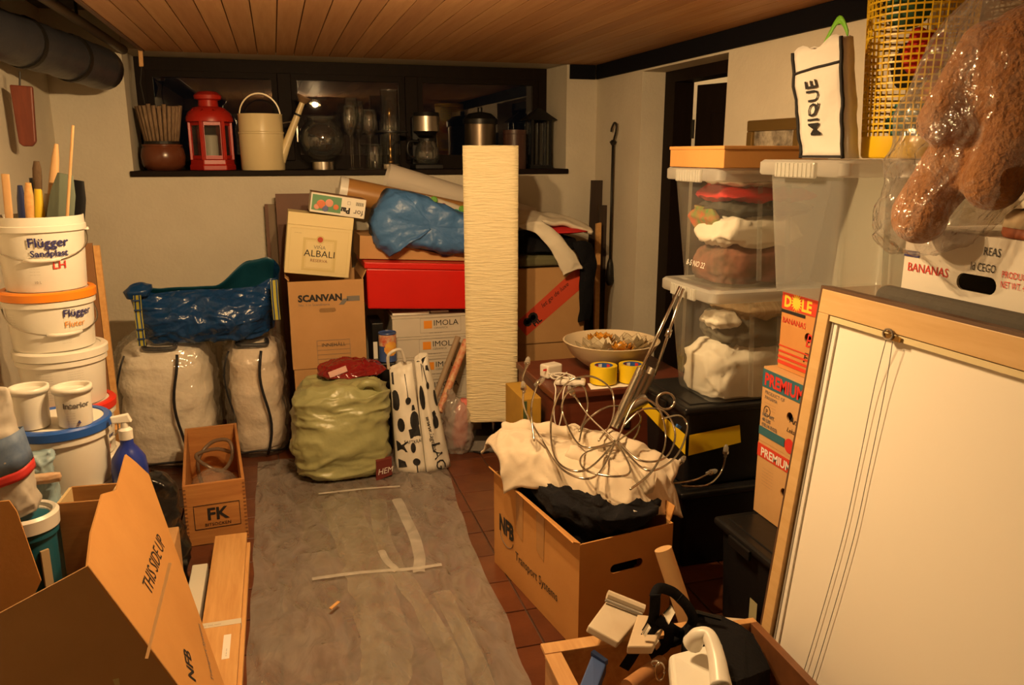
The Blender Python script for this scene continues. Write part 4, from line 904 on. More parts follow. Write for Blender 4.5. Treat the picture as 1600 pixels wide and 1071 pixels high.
# blue plastic bag draped over the carton
LBL = mat('bright_blue_bag', (.06, .17, .42), .42, col2=(.05, .145, .37), ns=4, bump=.6, bs=10, bdist=.03)
ctop = lambda x: 1.1125-(x-.79)*.0559          # top of the tilted brown carton
def off_carton(s):
    for p in s.v:
        if p.y > 4.245 and p.z < ctop(p.x): p.y = 4.245 if p.z < ctop(p.x)-.03 else p.y; p.z = p.z if p.y <= 4.2451 else ctop(p.x)
    return s
MB.off_carton = off_carton
def on_carton(s):
    for p in s.v: p.z = max(p.z, ctop(p.x)+.004)
    return s
MB.on_carton = on_carton
t = thing('blue_plastic_bag', 'bright blue plastic bag slumped over the brown carton and red box', 'bag', (.7, 4.3, 1.1))
outl = [(586, 385), (578, 350), (583, 325), (608, 296), (640, 298), (680, 315), (735, 338), (770, 360), (770, 400), (735, 395), (690, 397), (655, 388), (626, 382), (606, 402)]
cen = PY(670, 350, 4.28); rings = []
for lv, (sc_, dy) in enumerate(((1.0, 0), (.995, -.025), (.985, -.05), (.96, -.07), (.93, -.085), (.86, -.10), (.78, -.115), (.68, -.121), (.58, -.124), (.47, -.126), (.35, -.128), (.2, -.13), (.08, -.13))):
    rings.append([cen+(PY(x, y, 4.26)-cen)*sc_+V((0, dy+.0, 0)) for x, y in outl])
def dens(r):
    o = []
    for i in range(len(r)):
        for k in range(8): o.append(r[i].lerp(r[(i+1) % len(r)], k/8))
    return o
back = [[p+V((0, .16, 0)) for p in dens(rings[4])], [p+V((0, .10, 0)) for p in dens(rings[0])]]
MB().loft(back+[dens(r) for r in rings])  .disp(.022, 9, 3).wrinkle(.010, 11, 4).off_carton().build('bag', LBL, t, world=True, smooth=True)
t = thing('printed_bag', 'white bag with green, pink and turquoise print lying behind the blue bag', 'bag', (.95, 4.5, 1.2))
MB().grid(lambda u, v: PY(665+110*u, 305+47*u-6*math.sin(3*u)+28*v, 4.48-.05*v)+V((0, 0, .01*noise.noise(V((u*5, v*4, 1))))), 20, 8).on_carton().build('film', mat('print_white', (.66, .60, .50), .5), t, world=True, smooth=True, solid=.004)
for px, py, r_, m in ((678, 313, .022, mat('print_green', (.16, .42, .06), .5)), (693, 322, .016, mat('print_plum', (.25, .05, .10), .5)), (712, 334, .026, mat('print_turquoise', (.05, .36, .38), .5)), (722, 327, .020, MATS['print_green']), (731, 343, .018, MATS['print_plum'])):
    p = PY(px, py, 4.44); MB().lathe([(.001, 0), (r_, 0), (r_*.7, .006), (.001, .006)], (0, 0, 0), 12, rot=Matrix.Rotation(R(90), 3, 'X')).xf(Matrix.Translation(p)).build('print_spot', m, t, world=True)
# black crate with the can
t = thing('black_crate', 'narrow black crate behind the green bag, holding the fruit tin up', 'crate', (.495, 4.135, 0))
MB().box((0, 0, .24), (.10, .12, .48)).build('body', BLACKP, t, bevel=.006)
t = thing('black_binder', 'black ring binder standing beside the tile boxes', 'binder', (.475, 4.32, .0))
MB().box((0, 0, .335), (.06, .24, .67)).build('cover', BLACKP, t, bevel=.003)
MB().box((-.016, -.1215, .52), (.022, .003, .10)).build('spine_label', PAPER, t)
t = thing('fruit_tin', 'fruit tin with red cherries, yellow peach and blue label', 'tin', (.515, 4.125, .482))
MB().lathe([(.001, 0), (.046, 0), (.048, .003), (.046, .006), (.046, .148), (.048, .151), (.046, .155), (.043, .150), (.001, .150)], seg=32).build('can', mat('tin_blue', (.04, .08, .25), .3), t, auto=40)
MB().lathe([(.0465, .085), (.0465, .145)], seg=32, cap=False).build('red_print', mat('tin_red', (.55, .06, .03), .35, col2=(.62, .50, .30), ns=40), t, smooth=True)
p = MB().grid(lambda u, v: V(((.0472)*math.cos(R(-120)+R(95)*u), .0472*math.sin(R(-120)+R(95)*u), .035+.075*v)), 14, 10)
p.v = [q for q in p.v]; keep = []
p.f = [f for f in p.f if sum((((sum(math.atan2(p.v[i].y, p.v[i].x) for i in f)/4-R(-72))/R(47))**2, ((sum(p.v[i].z for i in f)/4-.072)/.037)**2)) < 1]
p.build('peach_print', mat('tin_yellow', (.78, .50, .08), .35, col2=(.75, .30, .06), ns=30), t, smooth=True)

# ================================================================ BAGS IN FRONT
GRB = mat('sage_green_bag', (.36, .36, .17), .35, col2=(.31, .31, .14), ns=4, bump=.45, bs=9, bdist=.03)
t = thing('green_bag', 'full sage green plastic bag with a maroon corner print', 'bag', (.245, 3.87, 0))
bagmesh([(.005, .235, 3.88, .185, .165), (.03, .235, 3.87, .215, .185), (.15, .235, 3.87, .232, .195), (.32, .238, 3.88, .230, .185), (.40, .25, 3.88, .222, .165), (.45, .25, 3.88, .19, .13), (.465, .25, 3.88, .12, .08)], 3.0, 130, 16, .026, 7, 2, .005).wrinkle(.016, 6, 3, (.7, .7, 1.6), .005).build('bag', GRB, t, world=True, smooth=True)
mp_ = [PY(588, 722, 3.668), PY(612, 716, 3.70), PY(613, 742, 3.70), PY(588, 752, 3.668)]
MB().hexa(mp_, [p+V((0, .03, 0)) for p in mp_]).build('corner_print', mat('maroon_print', (.16, .025, .02), .5), t, world=True)
text('HEM', .042, PAPER, t, PY(590, 743, 3.664), mp_[1]-mp_[0], (0, 0, 1), world=True, shear=.2)
MB().tube(smoothpath([V((.32, 3.78, .43)), V((.35, 3.74, .475)), V((.40, 3.75, .465)), V((.42, 3.78, .42))]), [.02]*25, 8).build('knot', GRB, t, world=True, smooth=True)
t = thing('red_bag', 'shiny dark red plastic bag lying on the green bag', 'bag', (.31, 3.92, .50))
bagmesh([(.472, .315, 3.95, .12, .09), (.487, .315, 3.95, .165, .115), (.510, .305, 3.96, .158, .105), (.530, .31, 3.97, .10, .07), (.536, .31, 3.97, .05, .04)], 2.3, 110, 12, .018, 11, 4).wrinkle(.010, 14, 4).build('bag', mat('dark_red_film', (.20, .012, .012), .16, bump=.7, bs=16, bdist=.02), t, world=True, smooth=True)
MB().box((.235, 3.855, .512), (.09, .004, .03), Matrix.Rotation(R(-18), 3, 'Y') @ Matrix.Rotation(R(-30), 3, 'X')).build('paper_label', mat('pinkish_label', (.55, .32, .28), .6), t, world=True)
# black and white carrier bag
BWW = mat('white_carrier', (.72, .68, .60), .45, bump=.3, bs=12)
def bwbag(pts_b, pts_t, depth, lab, nm, prints, seed):
    t = thing(nm, lab, 'bag', (pts_b[0]+pts_b[1])/2)
    def fr(u, v):
        p = pts_b[0].lerp(pts_b[1], u).lerp(pts_t[0].lerp(pts_t[1], u), v)
        return p+V((0, -.035*math.sin(math.pi*u)*math.sin(math.pi*min(1, v*.8+.15))+.016*noise.noise(V((u*4, v*6, seed))), 0))
    def bk(u, v): p = fr(u, v); return V((p.x, p.y+depth*(1-.75*v)+.05*math.sin(math.pi*u), p.z))
    rings = [[fr(u/10, v/16) for u in range(11)]+[bk(1-u/10, v/16) for u in range(11)] for v in range(17)]
    MB().loft(rings, cap=False).add([fr(u/10, 0) for u in range(11)]+[bk(1-u/10, 0) for u in range(11)], [tuple(range(22))]).build('bag', BWW, t, world=True, smooth=True, solid=.001)
    def patch(poly, m=INK):
        q = [fr(min(max(a, .02), .98), b)+V((0, -.003, 0)) for a, b in poly]; mb = MB(); c = sum(q, V())/len(q)
        cu = sum(a for a, b in poly)/len(poly); cv = sum(b for a, b in poly)/len(poly); c = fr(cu, cv)+V((0, -.003, 0))
        mid = [fr((a+cu)/2, (b+cv)/2)+V((0, -.003, 0)) for a, b in poly]; n = len(q)
        mb.add(q+mid+[c], [(i, (i+1) % n, n+(i+1) % n, n+i) for i in range(n)]+[(n+i, n+(i+1) % n, 2*n) for i in range(n)]).build('print_motif', m, t, world=True, solid=.0008)
    for po_ in prints: patch(po_)
    return t, fr
ell = lambda cu, cv, ru, rv, n=14: [(cu+ru*math.cos(2*math.pi*k/n), cv+rv*math.sin(2*math.pi*k/n)) for k in range(n)]
pr1 = [ell(.12, .70, .16, .10), ell(.80, .48, .20, .09), [(.72, .58), (.88, .58), (.84, .63), (.76, .63)], [(.60, .70), (.64, .70), (.64, .92), (.60, .92)], ell(.62, .68, .12, .035), [(.55, .33), (.98, .33), (.96, .42), (.50, .42)], [(.05, .20), (.40, .20), (.28, .27), (.45, .30), (.04, .30)], ell(.25, .46, .13, .07), [(.05, .04), (.35, .05), (.30, .10), (.05, .13)], ell(.70, .10, .14, .035), [(.68, .0), (.72, .0), (.72, .08), (.68, .08)], ell(.62, .24, .10, .05), [(.04, .86), (.12, .85), (.13, .97), (.04, .97)]]
t, fr = bwbag([V((.495, 3.76, .004)), V((.63, 3.71, .004))], [V((.490, 3.87, .50)), V((.600, 3.86, .53))], .12, 'white carrier bag with black kitchen-tool prints, next to the green bag', 'carrier_bag', pr1, 2)
fr1 = fr; text('SAFTKRAM', .022, INK, t, V(), warp=lambda x, y: fr1(min(.98, .30+x/.14), .285+y/.5)+V((0, -.005, 0)), world=True)
MB().tube(smoothpath([V((.487, 3.89, .50)), V((.482, 3.86, .57)), V((.51, 3.85, .60)), V((.55, 3.87, .595)), V((.57, 3.89, .53))]), .008, 8).build('handle', BWW, t, world=True, smooth=True)
pr2 = [ell(.15, .66, .13, .11), [(.52, .78), (.57, .78), (.50, .93), (.45, .93)], ell(.56, .755, .10, .03), [(.62, .88), (.85, .86), (.80, .92), (.66, .92)], ell(.92, .62, .10, .07), [(.55, .36), (.75, .50), (.70, .53), (.55, .52)], ell(.66, .43, .15, .06), [(.30, .80), (.40, .94), (.34, .96)], [(.08, .98), (.5, .94), (.9, .99)]]
t, fr = bwbag([V((.635, 3.70, .004)), V((.765, 3.745, .004))], [V((.612, 3.84, .55)), V((.680, 3.86, .57))], .10, 'white carrier bag printed with web address and black shapes, leaning right', 'carrier_bag', pr2, 5)
wl = lambda u0, v0: (lambda x, y: fr(min(.98, u0+y/.13+x*.9), max(.01, v0-x/.56))+V((-.002, -.006, 0)))
text('www.lagohs', .036, INK, t, V(), warp=wl(.20, .50), world=True); text('LAGE', .075, INK, t, V(), warp=wl(.30, .26), world=True)
# white thin bag with pink inside, wrapping-paper roll
t = thing('thin_white_bag', 'thin whitish shopping bag with something pink inside, beside the lamp', 'bag', (.845, 3.95, 0))
bagmesh([(.003, .845, 3.95, .05, .05), (.04, .845, 3.95, .07, .07), (.17, .845, 3.95, .078, .075), (.26, .835, 3.95, .06, .055), (.31, .815, 3.94, .03, .025), (.355, .80, 3.93, .012, .010)], 2.3, 90, 12, .018, 10, 3, .003).wrinkle(.012, 11, 4, zmin=.003).build('film', film('thin_white_film', (.96, .93, .88), .45, .15, bump=.7, bs=14, bdist=.02), t, world=True, smooth=True)
t = thing('pink_package', 'pink package inside the thin white bag', 'package', (.84, 3.94, .03))
bagmesh([(.03, .855, 3.955, .035, .035), (.10, .86, 3.955, .045, .045), (.24, .875, 3.955, .035, .035), (.285, .885, 3.955, .018, .018)], 2.4, 28, 3, .01, 14, 2).build('package', mat('pink_plastic', (.62, .18, .16), .4), t, world=True, smooth=True)
t = thing('wrapping_roll', 'slanting roll of patterned red and cream wrapping paper in the white bag', 'roll', (.80, 3.96, .25))
a, c = V((.755, 3.98, .22)), V((.945, 4.14, .56))
MB().tube([a, c], .020, 20).build('paper', mat('patterned_wrap', (.62, .44, .24), .5, col2=(.50, .10, .05), ns=45), t, world=True, auto=40)
t = thing('grey_wrapping_roll', 'slanting brownish-grey paper roll behind the patterned one', 'roll', (.77, 4.0, .25))
MB().tube([a+V((-.05, .01, .0)), c+V((-.045, .01, .02))], .016, 20).build('paper', mat('grey_wrap', (.30, .22, .14), .6), t, world=True, auto=40)

# ================================================================ PAPER FLOOR LAMP
t = thing('paper_floor_lamp', 'tall square rice-paper floor lamp on a flat steel foot', 'floor lamp', (1.055, 4.0, 0), R(-17))
q0 = [V((-.145, -.13, 0)), V((.145, -.13, 0)), V((.145, .13, 0)), V((-.145, .13, 0))]; q1 = [V((-.10, -.09, .055)), V((.10, -.09, .055)), V((.10, .09, .055)), V((-.10, .09, .055))]
MB().hexa(q0, [p+V((0, 0, .008)) for p in q0]).hexa([p+V((0, 0, .008)) for p in q0], q1).build('foot', mat('dark_steel', (.045, .033, .024), .5, metal=.2), t, bevel=.003)
MB().tube([(0, 0, .05), (0, 0, .2)], .008, 10).build('rod', STEEL, t, smooth=True)
SHP = mat('rice_paper', (.82, .72, .47), .85, col2=(.77, .66, .41), ns=9, stretch=(1, 1, 9), bump=.7, bs=14, bdist=.015, spec=.2)
ring = []; hw = .134; prof = []
for i in range(8):
    for k in range(0, 1): pass
base = []
for a, b in (((-1, -1), (1, -1)), ((1, -1), (1, 1)), ((1, 1), (-1, 1)), ((-1, 1), (-1, -1))):
    for k in range(8): base.append(V((a[0]+(b[0]-a[0])*k/8, a[1]+(b[1]-a[1])*k/8, 0)))
rings = []
for j in range(161):
    z = .172+1.416*j/160; w_ = hw*(.975+.035*j/160); r_ = []
    for i, p in enumerate(base):
        f = 1+.009*noise.noise(V((i*.8, j*.9, 1)))+.007*noise.noise(V((i*.2, j*2.1, 5))); r_.append(V((p.x*w_*f, p.y*w_*f, z+.004*noise.noise(V((i*.3, j*.3, 9))))))
    rings.append(r_)
MB().loft(rings, cap=False).build('paper_shade', SHP, t, smooth=True, solid=.0015)
for sx_ in (-1, 1):
    for sy_ in (-1, 1): MB().tube([(sx_*hw*.94, sy_*hw*.94, .175), (sx_*hw*.96, sy_*hw*.96, 1.58)], .003, 6).build('frame_wire', STEELB, t)
MB().box((0, 0, .19), (hw*1.86, .012, .006)).box((0, 0, .19), (.012, hw*1.86, .006)).build('spreader', STEELB, t)
cb = thing('lamp_cord', 'black electric cord looping over the tiles by the lamp foot', 'cord', (1.0, 3.8, 0))
MB().tube(smoothpath([PZ(812, 655, .10), PZ(800, 680, .03), PZ(780, 700, .005), PZ(755, 708, .005), PZ(735, 703, .005), PZ(745, 690, .005), PZ(775, 690, .005)]), .0045, 6).build('cord', BLACKP, cb, world=True, smooth=True)

# ================================================================ BOXES AND CLOTHES RIGHT OF THE LAMP
KB = carton('taped_carton', 'brown carton with a diagonal red printed tape, right of the paper lamp', (1.435, 4.42, .505), 0, (.42, .46, .425), CARD)
carton('plain_carton', 'plain brown carton under the red-taped one', (1.44, 4.43, 0), 0, (.43, .46, .503), CARD)
fy = -.2305; TP = mat('red_tape_print', (.60, .07, .03), .45)
a, c = V((-.165, fy, .085)), V((.21, fy, .385)); dd = (c-a).normalized(); nn = V((-dd.z, 0, dd.x))
MB().hexa([a-nn*.05, V((.2095, fy, .318)), V((.2095, fy, .425)), V((.165, fy, .425)), a+nn*.05], [p+V((0, -.001, 0)) for p in (a-nn*.05, V((.2095, fy, .318)), V((.2095, fy, .425)), V((.165, fy, .425)), a+nn*.05)]).build('red_tape', TP, KB)
text('let go de luxe', .036, INK, KB, a+dd*.17+nn*.012+V((0, -.0015, 0)), dd, nn, shear=.3)
for off, sz in ((.055, .026), (.095, .03)):
    o_ = a+dd*off+nn*.008; MB().lathe([(.001, 0), (sz, 0), (sz, .0008), (sz*.55, .0008), (sz*.55, 0)], (0, 0, 0), 9, rot=Matrix.Rotation(R(90), 3, 'X')).xf(Matrix.Translation(o_+V((0, -.0018, 0)))).build('lion_crest', INK, KB)
text('HL', .045, INK, KB, a+dd*.07-nn*.04+V((0, -.0018, 0)), dd, nn, bold=.002)
t = thing('green_cushion', 'flat olive cushion on the red-taped carton under the clothes', 'cushion', (1.42, 4.40, .931))
bagmesh([(.931, 1.42, 4.40, .17, .17), (.945, 1.42, 4.40, .20, .21), (.985, 1.42, 4.40, .205, .215), (1.01, 1.42, 4.40, .17, .18)], 4, 48, 4, .008, 9, 2, .931).build('cushion', mat('olive_cloth', (.13, .12, .06), .9, bump=.3, bs=50), t, world=True, smooth=True)
t = thing('black_trousers', 'black trousers heaped on the cushion and hanging off the carton', 'clothes', (1.46, 4.38, 1.01))
bagmesh([(1.012, 1.43, 4.38, .18, .18), (1.03, 1.43, 4.36, .21, .21), (1.08, 1.44, 4.38, .19, .18), (1.11, 1.44, 4.40, .10, .10)], 2.8, 48, 4, .02, 9, 5, 1.011).build('heap', BLACKC, t, world=True, smooth=True)
def slab(pts, name, m, par, th_=.012, seed=1, amp=.008, nu=16, nv=24):
    """cloth strip through a row of (left, right) world points"""
    L_ = smoothpath([p[0] for p in pts], 6); R_ = smoothpath([p[1] for p in pts], 6); n = len(L_)-1
    def fn(u, v):
        k = v*n; i = min(int(k), n-1); f = k-i; l = L_[i].lerp(L_[i+1], f); r = R_[i].lerp(R_[i+1], f)
        return l.lerp(r, u)+V((0, -.012*math.sin(math.pi*u), .008*math.sin(math.pi*u)))+noise.noise_vector(V((u*2.2, v*7, seed)))*amp
    return MB().grid(fn, nu, nv*2).build(name, m, par, world=True, smooth=True, solid=th_)
slab([(V((1.56, 4.17, 1.07)), V((1.68, 4.20, 1.06))), (V((1.60, 4.15, .95)), V((1.70, 4.18, .95))), (V((1.60, 4.15, .80)), V((1.69, 4.18, .80))), (V((1.60, 4.155, .62)), V((1.67, 4.18, .62)))], 'hanging_leg', BLACKC, t, .02)
t = thing('red_garment', 'bright red garment between the black trousers and the white shirt', 'clothes', (1.55, 4.36, 1.10))
bagmesh([(1.112, 1.52, 4.36, .14, .15), (1.125, 1.53, 4.34, .17, .17), (1.15, 1.53, 4.36, .14, .13), (1.165, 1.52, 4.37, .08, .07)], 2.6, 40, 4, .014, 9, 7, 1.11).build('cloth', mat('red_cloth', (.52, .012, .012), .85, bump=.2, bs=40), t, world=True, smooth=True)
t = thing('white_shirt', 'white shirt with one sleeve hanging over the red-taped carton', 'clothes', (1.45, 4.35, 1.17))
SHI = mat('white_shirt_cloth', (.72, .66, .54), .85, col2=(.68, .61, .49), ns=5, bump=.2, bs=30)
slab([(V((1.20, 4.36, 1.235)), V((1.24, 4.18, 1.17))), (V((1.36, 4.42, 1.225)), V((1.38, 4.20, 1.175))), (V((1.54, 4.44, 1.20)), V((1.54, 4.22, 1.16))), (V((1.70, 4.38, 1.15)), V((1.70, 4.22, 1.115)))], 'body', SHI, t, .022, 3, .010)
slab([(V((1.24, 4.20, 1.17)), V((1.38, 4.18, 1.18))), (V((1.36, 4.14, 1.11)), V((1.46, 4.14, 1.12))), (V((1.44, 4.12, 1.00)), V((1.545, 4.12, 1.02))), (V((1.49, 4.12, .895)), V((1.60, 4.12, .93)))], 'sleeve', SHI, t, .022, 6, .008)
# planks and the hook pole in the corner
for lab, pts, m in (('tall dark brown plank standing in the wall corner', [(925, 282), (948, 282), (938, 527), (913, 527)], mat('dark_plank', (.045, .025, .015), .7, col2=(.03, .017, .010), ns=6, stretch=(8, 8, 1))),
                    ('shorter dark brown plank standing before the tall one', [(937, 321), (956, 321), (945, 527), (930, 527)], MATS['dark_plank']),
                    ('narrow pine lath standing before the dark planks', [(932, 350), (940, 348), (936, 527), (929, 527)], PINE2)):
    yy = 4.72 if 'tall dark' in lab else (4.64 if 'shorter' in lab else 4.58)
    q = [PY(x, y, yy) for x, y in pts]
    for i, j in ((2, 1), (3, 0)): q[i] = V((q[j].x+(q[i].x-q[j].x)*1.0, yy, 0))
    t = thing('standing_plank', lab, 'plank', ((q[2].x+q[3].x)/2, yy, 0))
    MB().hexa(q, [p+V((0, .022, 0)) for p in q]).build('plank', m, t, world=True, bevel=.002)
t = thing('hook_pole', 'black iron hook rod with a bulb-shaped end hanging on the corner wall', 'tool', PX(953, 445, 1.935))
top_, bot = PX(958, 222, 1.935), PX(953, 412, 1.935)
MB().tube([top_, bot], .0085, 8).build('rod', IRON, t, world=True, smooth=True)
MB().tube(smoothpath([top_, PX(962, 207, 1.935), PX(963, 196, 1.935), PX(960, 192, 1.935), PX(956, 200, 1.935), PX(955, 206, 1.935)]), .006, 8).build('hook', IRON, t, world=True, smooth=True)
MB().tube([top_+V((0, 0, .012)), top_, top_-V((0, 0, .02))], [.010, .022, .010], 10).build('collar', IRON, t, world=True)
MB().tube([bot+V((0, 0, .03)), bot, bot-V((0, 0, .06)), bot-V((0, 0, .11)), bot-V((0, 0, .135))], [.009, .018, .024, .028, .012], 12).build('grip_bulb', IRON, t, world=True, smooth=True)
n_ = PX(960, 193, 1.935); MB().tube([n_-V((.0, .0, .004)), n_+V((.03, 0, -.004))], .004, 6).build('nail', STEELB, t, world=True)

# ================================================================ CHEST WITH BOWL, TAPE AND CABLES
CHW = mat('red_brown_chest', (.13, .030, .014), .4, col2=(.10, .022, .010), ns=4, stretch=(1, 6, 12))
t = thing('wooden_chest', 'red-brown wooden chest carrying the bowl and tape rolls', 'chest', (1.39, 3.28, 0))
MB().box((0, 0, .285), (.66, .52, .53)).build('body', CHW, t, bevel=.004); MB().box((0, -.004, .565), (.68, .545, .03)).build('lid', CHW, t, bevel=.005)
MB().box((0, 0, .01), (.64, .50, .02)).build('plinth', CHW, t); MB().box((0, -.264, .42), (.03, .008, .05)).build('lock_plate', STEELB, t, bevel=.002)
ZC = .58
bo = thing('ceramic_bowl', 'wide cream bowl full of shell flowers on the chest', 'bowl', (1.445, 3.33, ZC))
MB().lathe([(.001, 0), (.10, 0), (.10, .008), (.13, .025), (.185, .07), (.218, .125), (.224, .132), (.216, .134), (.18, .085), (.12, .035), (.001, .025)], seg=56).build('bowl', mat('cream_ceramic', (.66, .55, .38), .35), bo, auto=50)
SHL = mat('capiz_shell', (.66, .58, .42), .3, col2=(.56, .48, .33), ns=20); SHO = mat('amber_shell', (.66, .30, .03), .3); RIM = mat('shell_edge', (.28, .18, .06), .4, metal=.6)
def flower(x, y, z, s_, lab, m, seed):
    f = thing('shell_flower', lab, 'ornament', (x, y, z), group='shell flowers in the bowl'); random.seed(seed)
    for ringi, (n, tilt, rr, l) in enumerate(((8, 52, .026, .046), (7, 36, .018, .046), (5, 18, .009, .042))):
        for k in range(n):
            a = 2*math.pi*k/n+ringi*.4+seed; M_ = Matrix.Rotation(a, 4, 'Z') @ Matrix.Translation((rr*s_, 0, .006)) @ Matrix.Rotation(R(tilt), 4, 'Y')
            out = [(0, -.3), (.35, -.55), (.7, -.42), (1, 0), (.7, .42), (.35, .55), (0, .3)]
            q = [V((.004*math.sin(p[0]*3), p[1]*l*.8*s_, p[0]*l*s_)) for p in out]
            pe = MB().hexa(q, [p+V((.0012, 0, 0)) for p in q]).xf(M_).build('petal', m, f)
            MB().tube(q+[q[0]], .0009, 4).xf(M_).build('petal_edge', RIM, pe)
    return f
flower(1.362, 3.287, ZC+.080, 1.7, 'pale shell flower at the end of the bowl nearest the paper lamp', SHL, 1)
flower(1.537, 3.325, ZC+.080, 1.65, 'pale shell flower at the end of the bowl nearest the door', SHL, 2)
flower(1.43, 3.415, ZC+.092, 1.2, 'amber shell flower at the rear rim of the bowl', SHO, 3)
flower(1.452, 3.245, ZC+.088, 1.15, 'amber shell flower at the bowl rim behind the tape rolls', SHO, 4)
for x, y, lab in ((1.475, 3.36, 'small glass tea-light cup in the bowl centre'), (1.51, 3.265, 'small glass tea-light cup beside the front amber flower')):
    g = thing('tealight_glass', lab, 'candle holder', (x, y, ZC+.036)); MB().lathe([(.001, .002), (.03, 0), (.034, .05), (.031, .05), (.027, .006)], seg=20, cap=False).build('cup', GLASS, g, smooth=True); MB().lathe([(.001, .004), (.019, .004), (.019, .016), (.001, .016)], seg=16).build('candle', WHITEP, g, auto=40)
YT = mat('yellow_tape', (.78, .56, .012), .45); CORE = mat('tape_core_blue', (.03, .10, .35), .5)
pz = thing('paper_scrap', 'crumpled white paper under the yellow tape rolls', 'paper', (1.32, 3.045, ZC))
MB().grid(lambda u, v: V((-.10+.20*u+.02*v, -.035+.09*v, .002+.004*abs(noise.noise(V((u*4, v*4, 2)))))), 8, 6).build('sheet', PAPER, pz, solid=.0006)
def taperoll(x, y, lab):
    r = thing('tape_roll', lab, 'tape', (x, y, ZC+.010), group='yellow tape rolls')
    MB().lathe([(.040, 0), (.058, 0), (.058, .075), (.040, .075)], seg=36, cap=False).build('tape', YT, r, auto=40)
    MB().lathe([(.0365, 0), (.040, 0), (.040, .075), (.0365, .075), (.0365, 0)], seg=36, cap=False).build('core', CORE, r, auto=40)
    for a0, m in ((20, INKR), (80, PAPER), (110, INKR), (150, PAPER)):
        MB().grid(lambda u, v: V((.0362*math.cos(R(a0+26*u)), .0362*math.sin(R(a0+26*u)), .004+.067*v)), 6, 2).build('core_print', m, r, smooth=True)
taperoll(1.305, 3.08, 'yellow tape roll standing flat on the white paper scrap'); taperoll(1.432, 3.066, 'second yellow tape roll, partly behind the steel tubes')
PLW = mat('appliance_white', (.72, .68, .60), .4)
e = thing('white_adapter', 'white boxy adapter with a red mark on the chest end', 'adapter', (1.125, 3.25, ZC))
MB().box((0, 0, .032), (.085, .06, .06), Matrix.Rotation(R(20), 3, 'Z')).build('case', PLW, e, bevel=.008); MB().box((-.035, -.035, .045), (.03, .004, .008), Matrix.Rotation(R(20), 3, 'Z')).build('red_mark', INKR, e)
e = thing('white_handset', 'flat white handset lying before the adapter, wound in cable', 'handset', (1.165, 3.11, ZC), R(-25))
MB().box((0, 0, .014), (.13, .06, .026)).build('case', PLW, e, bevel=.010, seg=3); MB().box((.02, 0, .0275), (.05, .022, .002)).build('display', INK, e)
e = thing('white_cable', 'tangled thin white cable hanging over the chest edge', 'cable', (1.08, 3.12, ZC)); random.seed(3)
pts = [V((1.12+.05*math.cos(k*1.3)+.02*random.random(), 3.14+.035*math.sin(k*1.7), ZC+.028+.012*abs(math.sin(k*.9)))) for k in range(16)]
pts += [V((1.07, 3.04, .62)), V((1.055, 2.985, .60)), V((1.045, 2.975, .50)), V((1.06, 2.97, .44)), V((1.08, 2.975, .50)), V((1.09, 2.99, .585)), V((1.14, 3.06, .63))]
MB().tube(smoothpath(pts, 6), .0028, 6).build('cable', PLW, e, world=True, smooth=True)
YB = mat('mustard_box', (.45, .26, .03), .6, col2=(.36, .20, .02), ns=8)
t = thing('mustard_game_box', 'old mustard yellow box with dark green border, standing beside the chest', 'box', (.985, 3.22, 0)); MB().box((0, 0, .27), (.085, .26, .54)).build('body', YB, t, bevel=.003); MB().box((-.030, -.131, .27), (.016, .002, .52)).build('green_border', mat('dark_green_print', (.05, .08, .03), .6), t)

# ================================================================ PACKING BOX WITH JACKET AND WIRE LAMP
nb = carton('packing_box', 'brown packing box printed NFB Transport Systems, heaped with clothes', (.952, 2.455, 0), R(9.3), (.352, .645, .375), CARDO, {'front': ((.0, .075, .062, .016),)}, closed=False)
lx = -.1765
o_ = lambda u, v: V((lx, .3225-u, v))
text('NFB', .088, INK, nb, o_(.05, .165), (0, -1, 0), (0, 0, 1), bold=.004, sx=.78)
MB().tube([o_(.115+.055*math.cos(a), .158+.038*math.sin(a))+V((-.0008, 0, 0)) for a in [math.pi*1.02+math.pi*.95*k/16 for k in range(17)]], .0012, 5).build('logo_arc', INKG, nb)
text('Transport Systems', .048, INK, nb, o_(.19, .105), (0, -1, 0), (0, 0, 1), sx=.88)
for q in ([(-.174, -.32, .375), (-.174, .32, .375), (-.20, .32, .40), (-.20, -.32, .385)], [(.174, .30, .375), (.174, -.31, .375), (.20, -.30, .42), (.20, .30, .42)]):
    q = [V(p) for p in q]; n = (q[1]-q[0]).cross(q[2]-q[0]).normalized()*.004; MB().hexa(q, [p+n for p in q]).build('open_flap', CARDO, nb)
for y_ in (.10, -.06): decal('tape_stain', [V((lx, y_+.03, .374)), V((lx, y_-.03, .374)), V((lx, y_-.028, .20)), V((lx, y_+.026, .22))], mat('clear_brown_tape', (.47, .24, .07), .25), nb, lift=-.0009)
t = thing('dark_clothes', 'pile of black clothes filling the packing box', 'clothes', (.96, 2.46, .30))
rz = R(9.3)
m = bagmesh([(.20, 0, 0, .135, .265), (.36, 0, 0, .138, .275), (.395, .0, -.01, .160, .305), (.435, .015, -.03, .165, .31), (.465, .02, 0, .12, .22)], 3, 120, 14, .022, 8, 4).wrinkle(.016, 9, 2)
m.xf(Matrix.Translation((.952, 2.455, 0)) @ Matrix.Rotation(rz, 4, 'Z')).build('pile', BLACKC, t, world=True, smooth=True)
MB().box((1.05, 2.155, .425), (.05, .012, .025), Matrix.Rotation(R(15), 3, 'Y')).build('white_label', PAPER, t, world=True)
JK = mat('beige_cotton', (.64, .54, .41), .85, col2=(.58, .49, .37), ns=4, bump=.25, bs=22, sheen=.2)
t = thing('beige_jacket', 'beige cotton jacket thrown over the black clothes', 'jacket', (1.0, 2.5, .48))
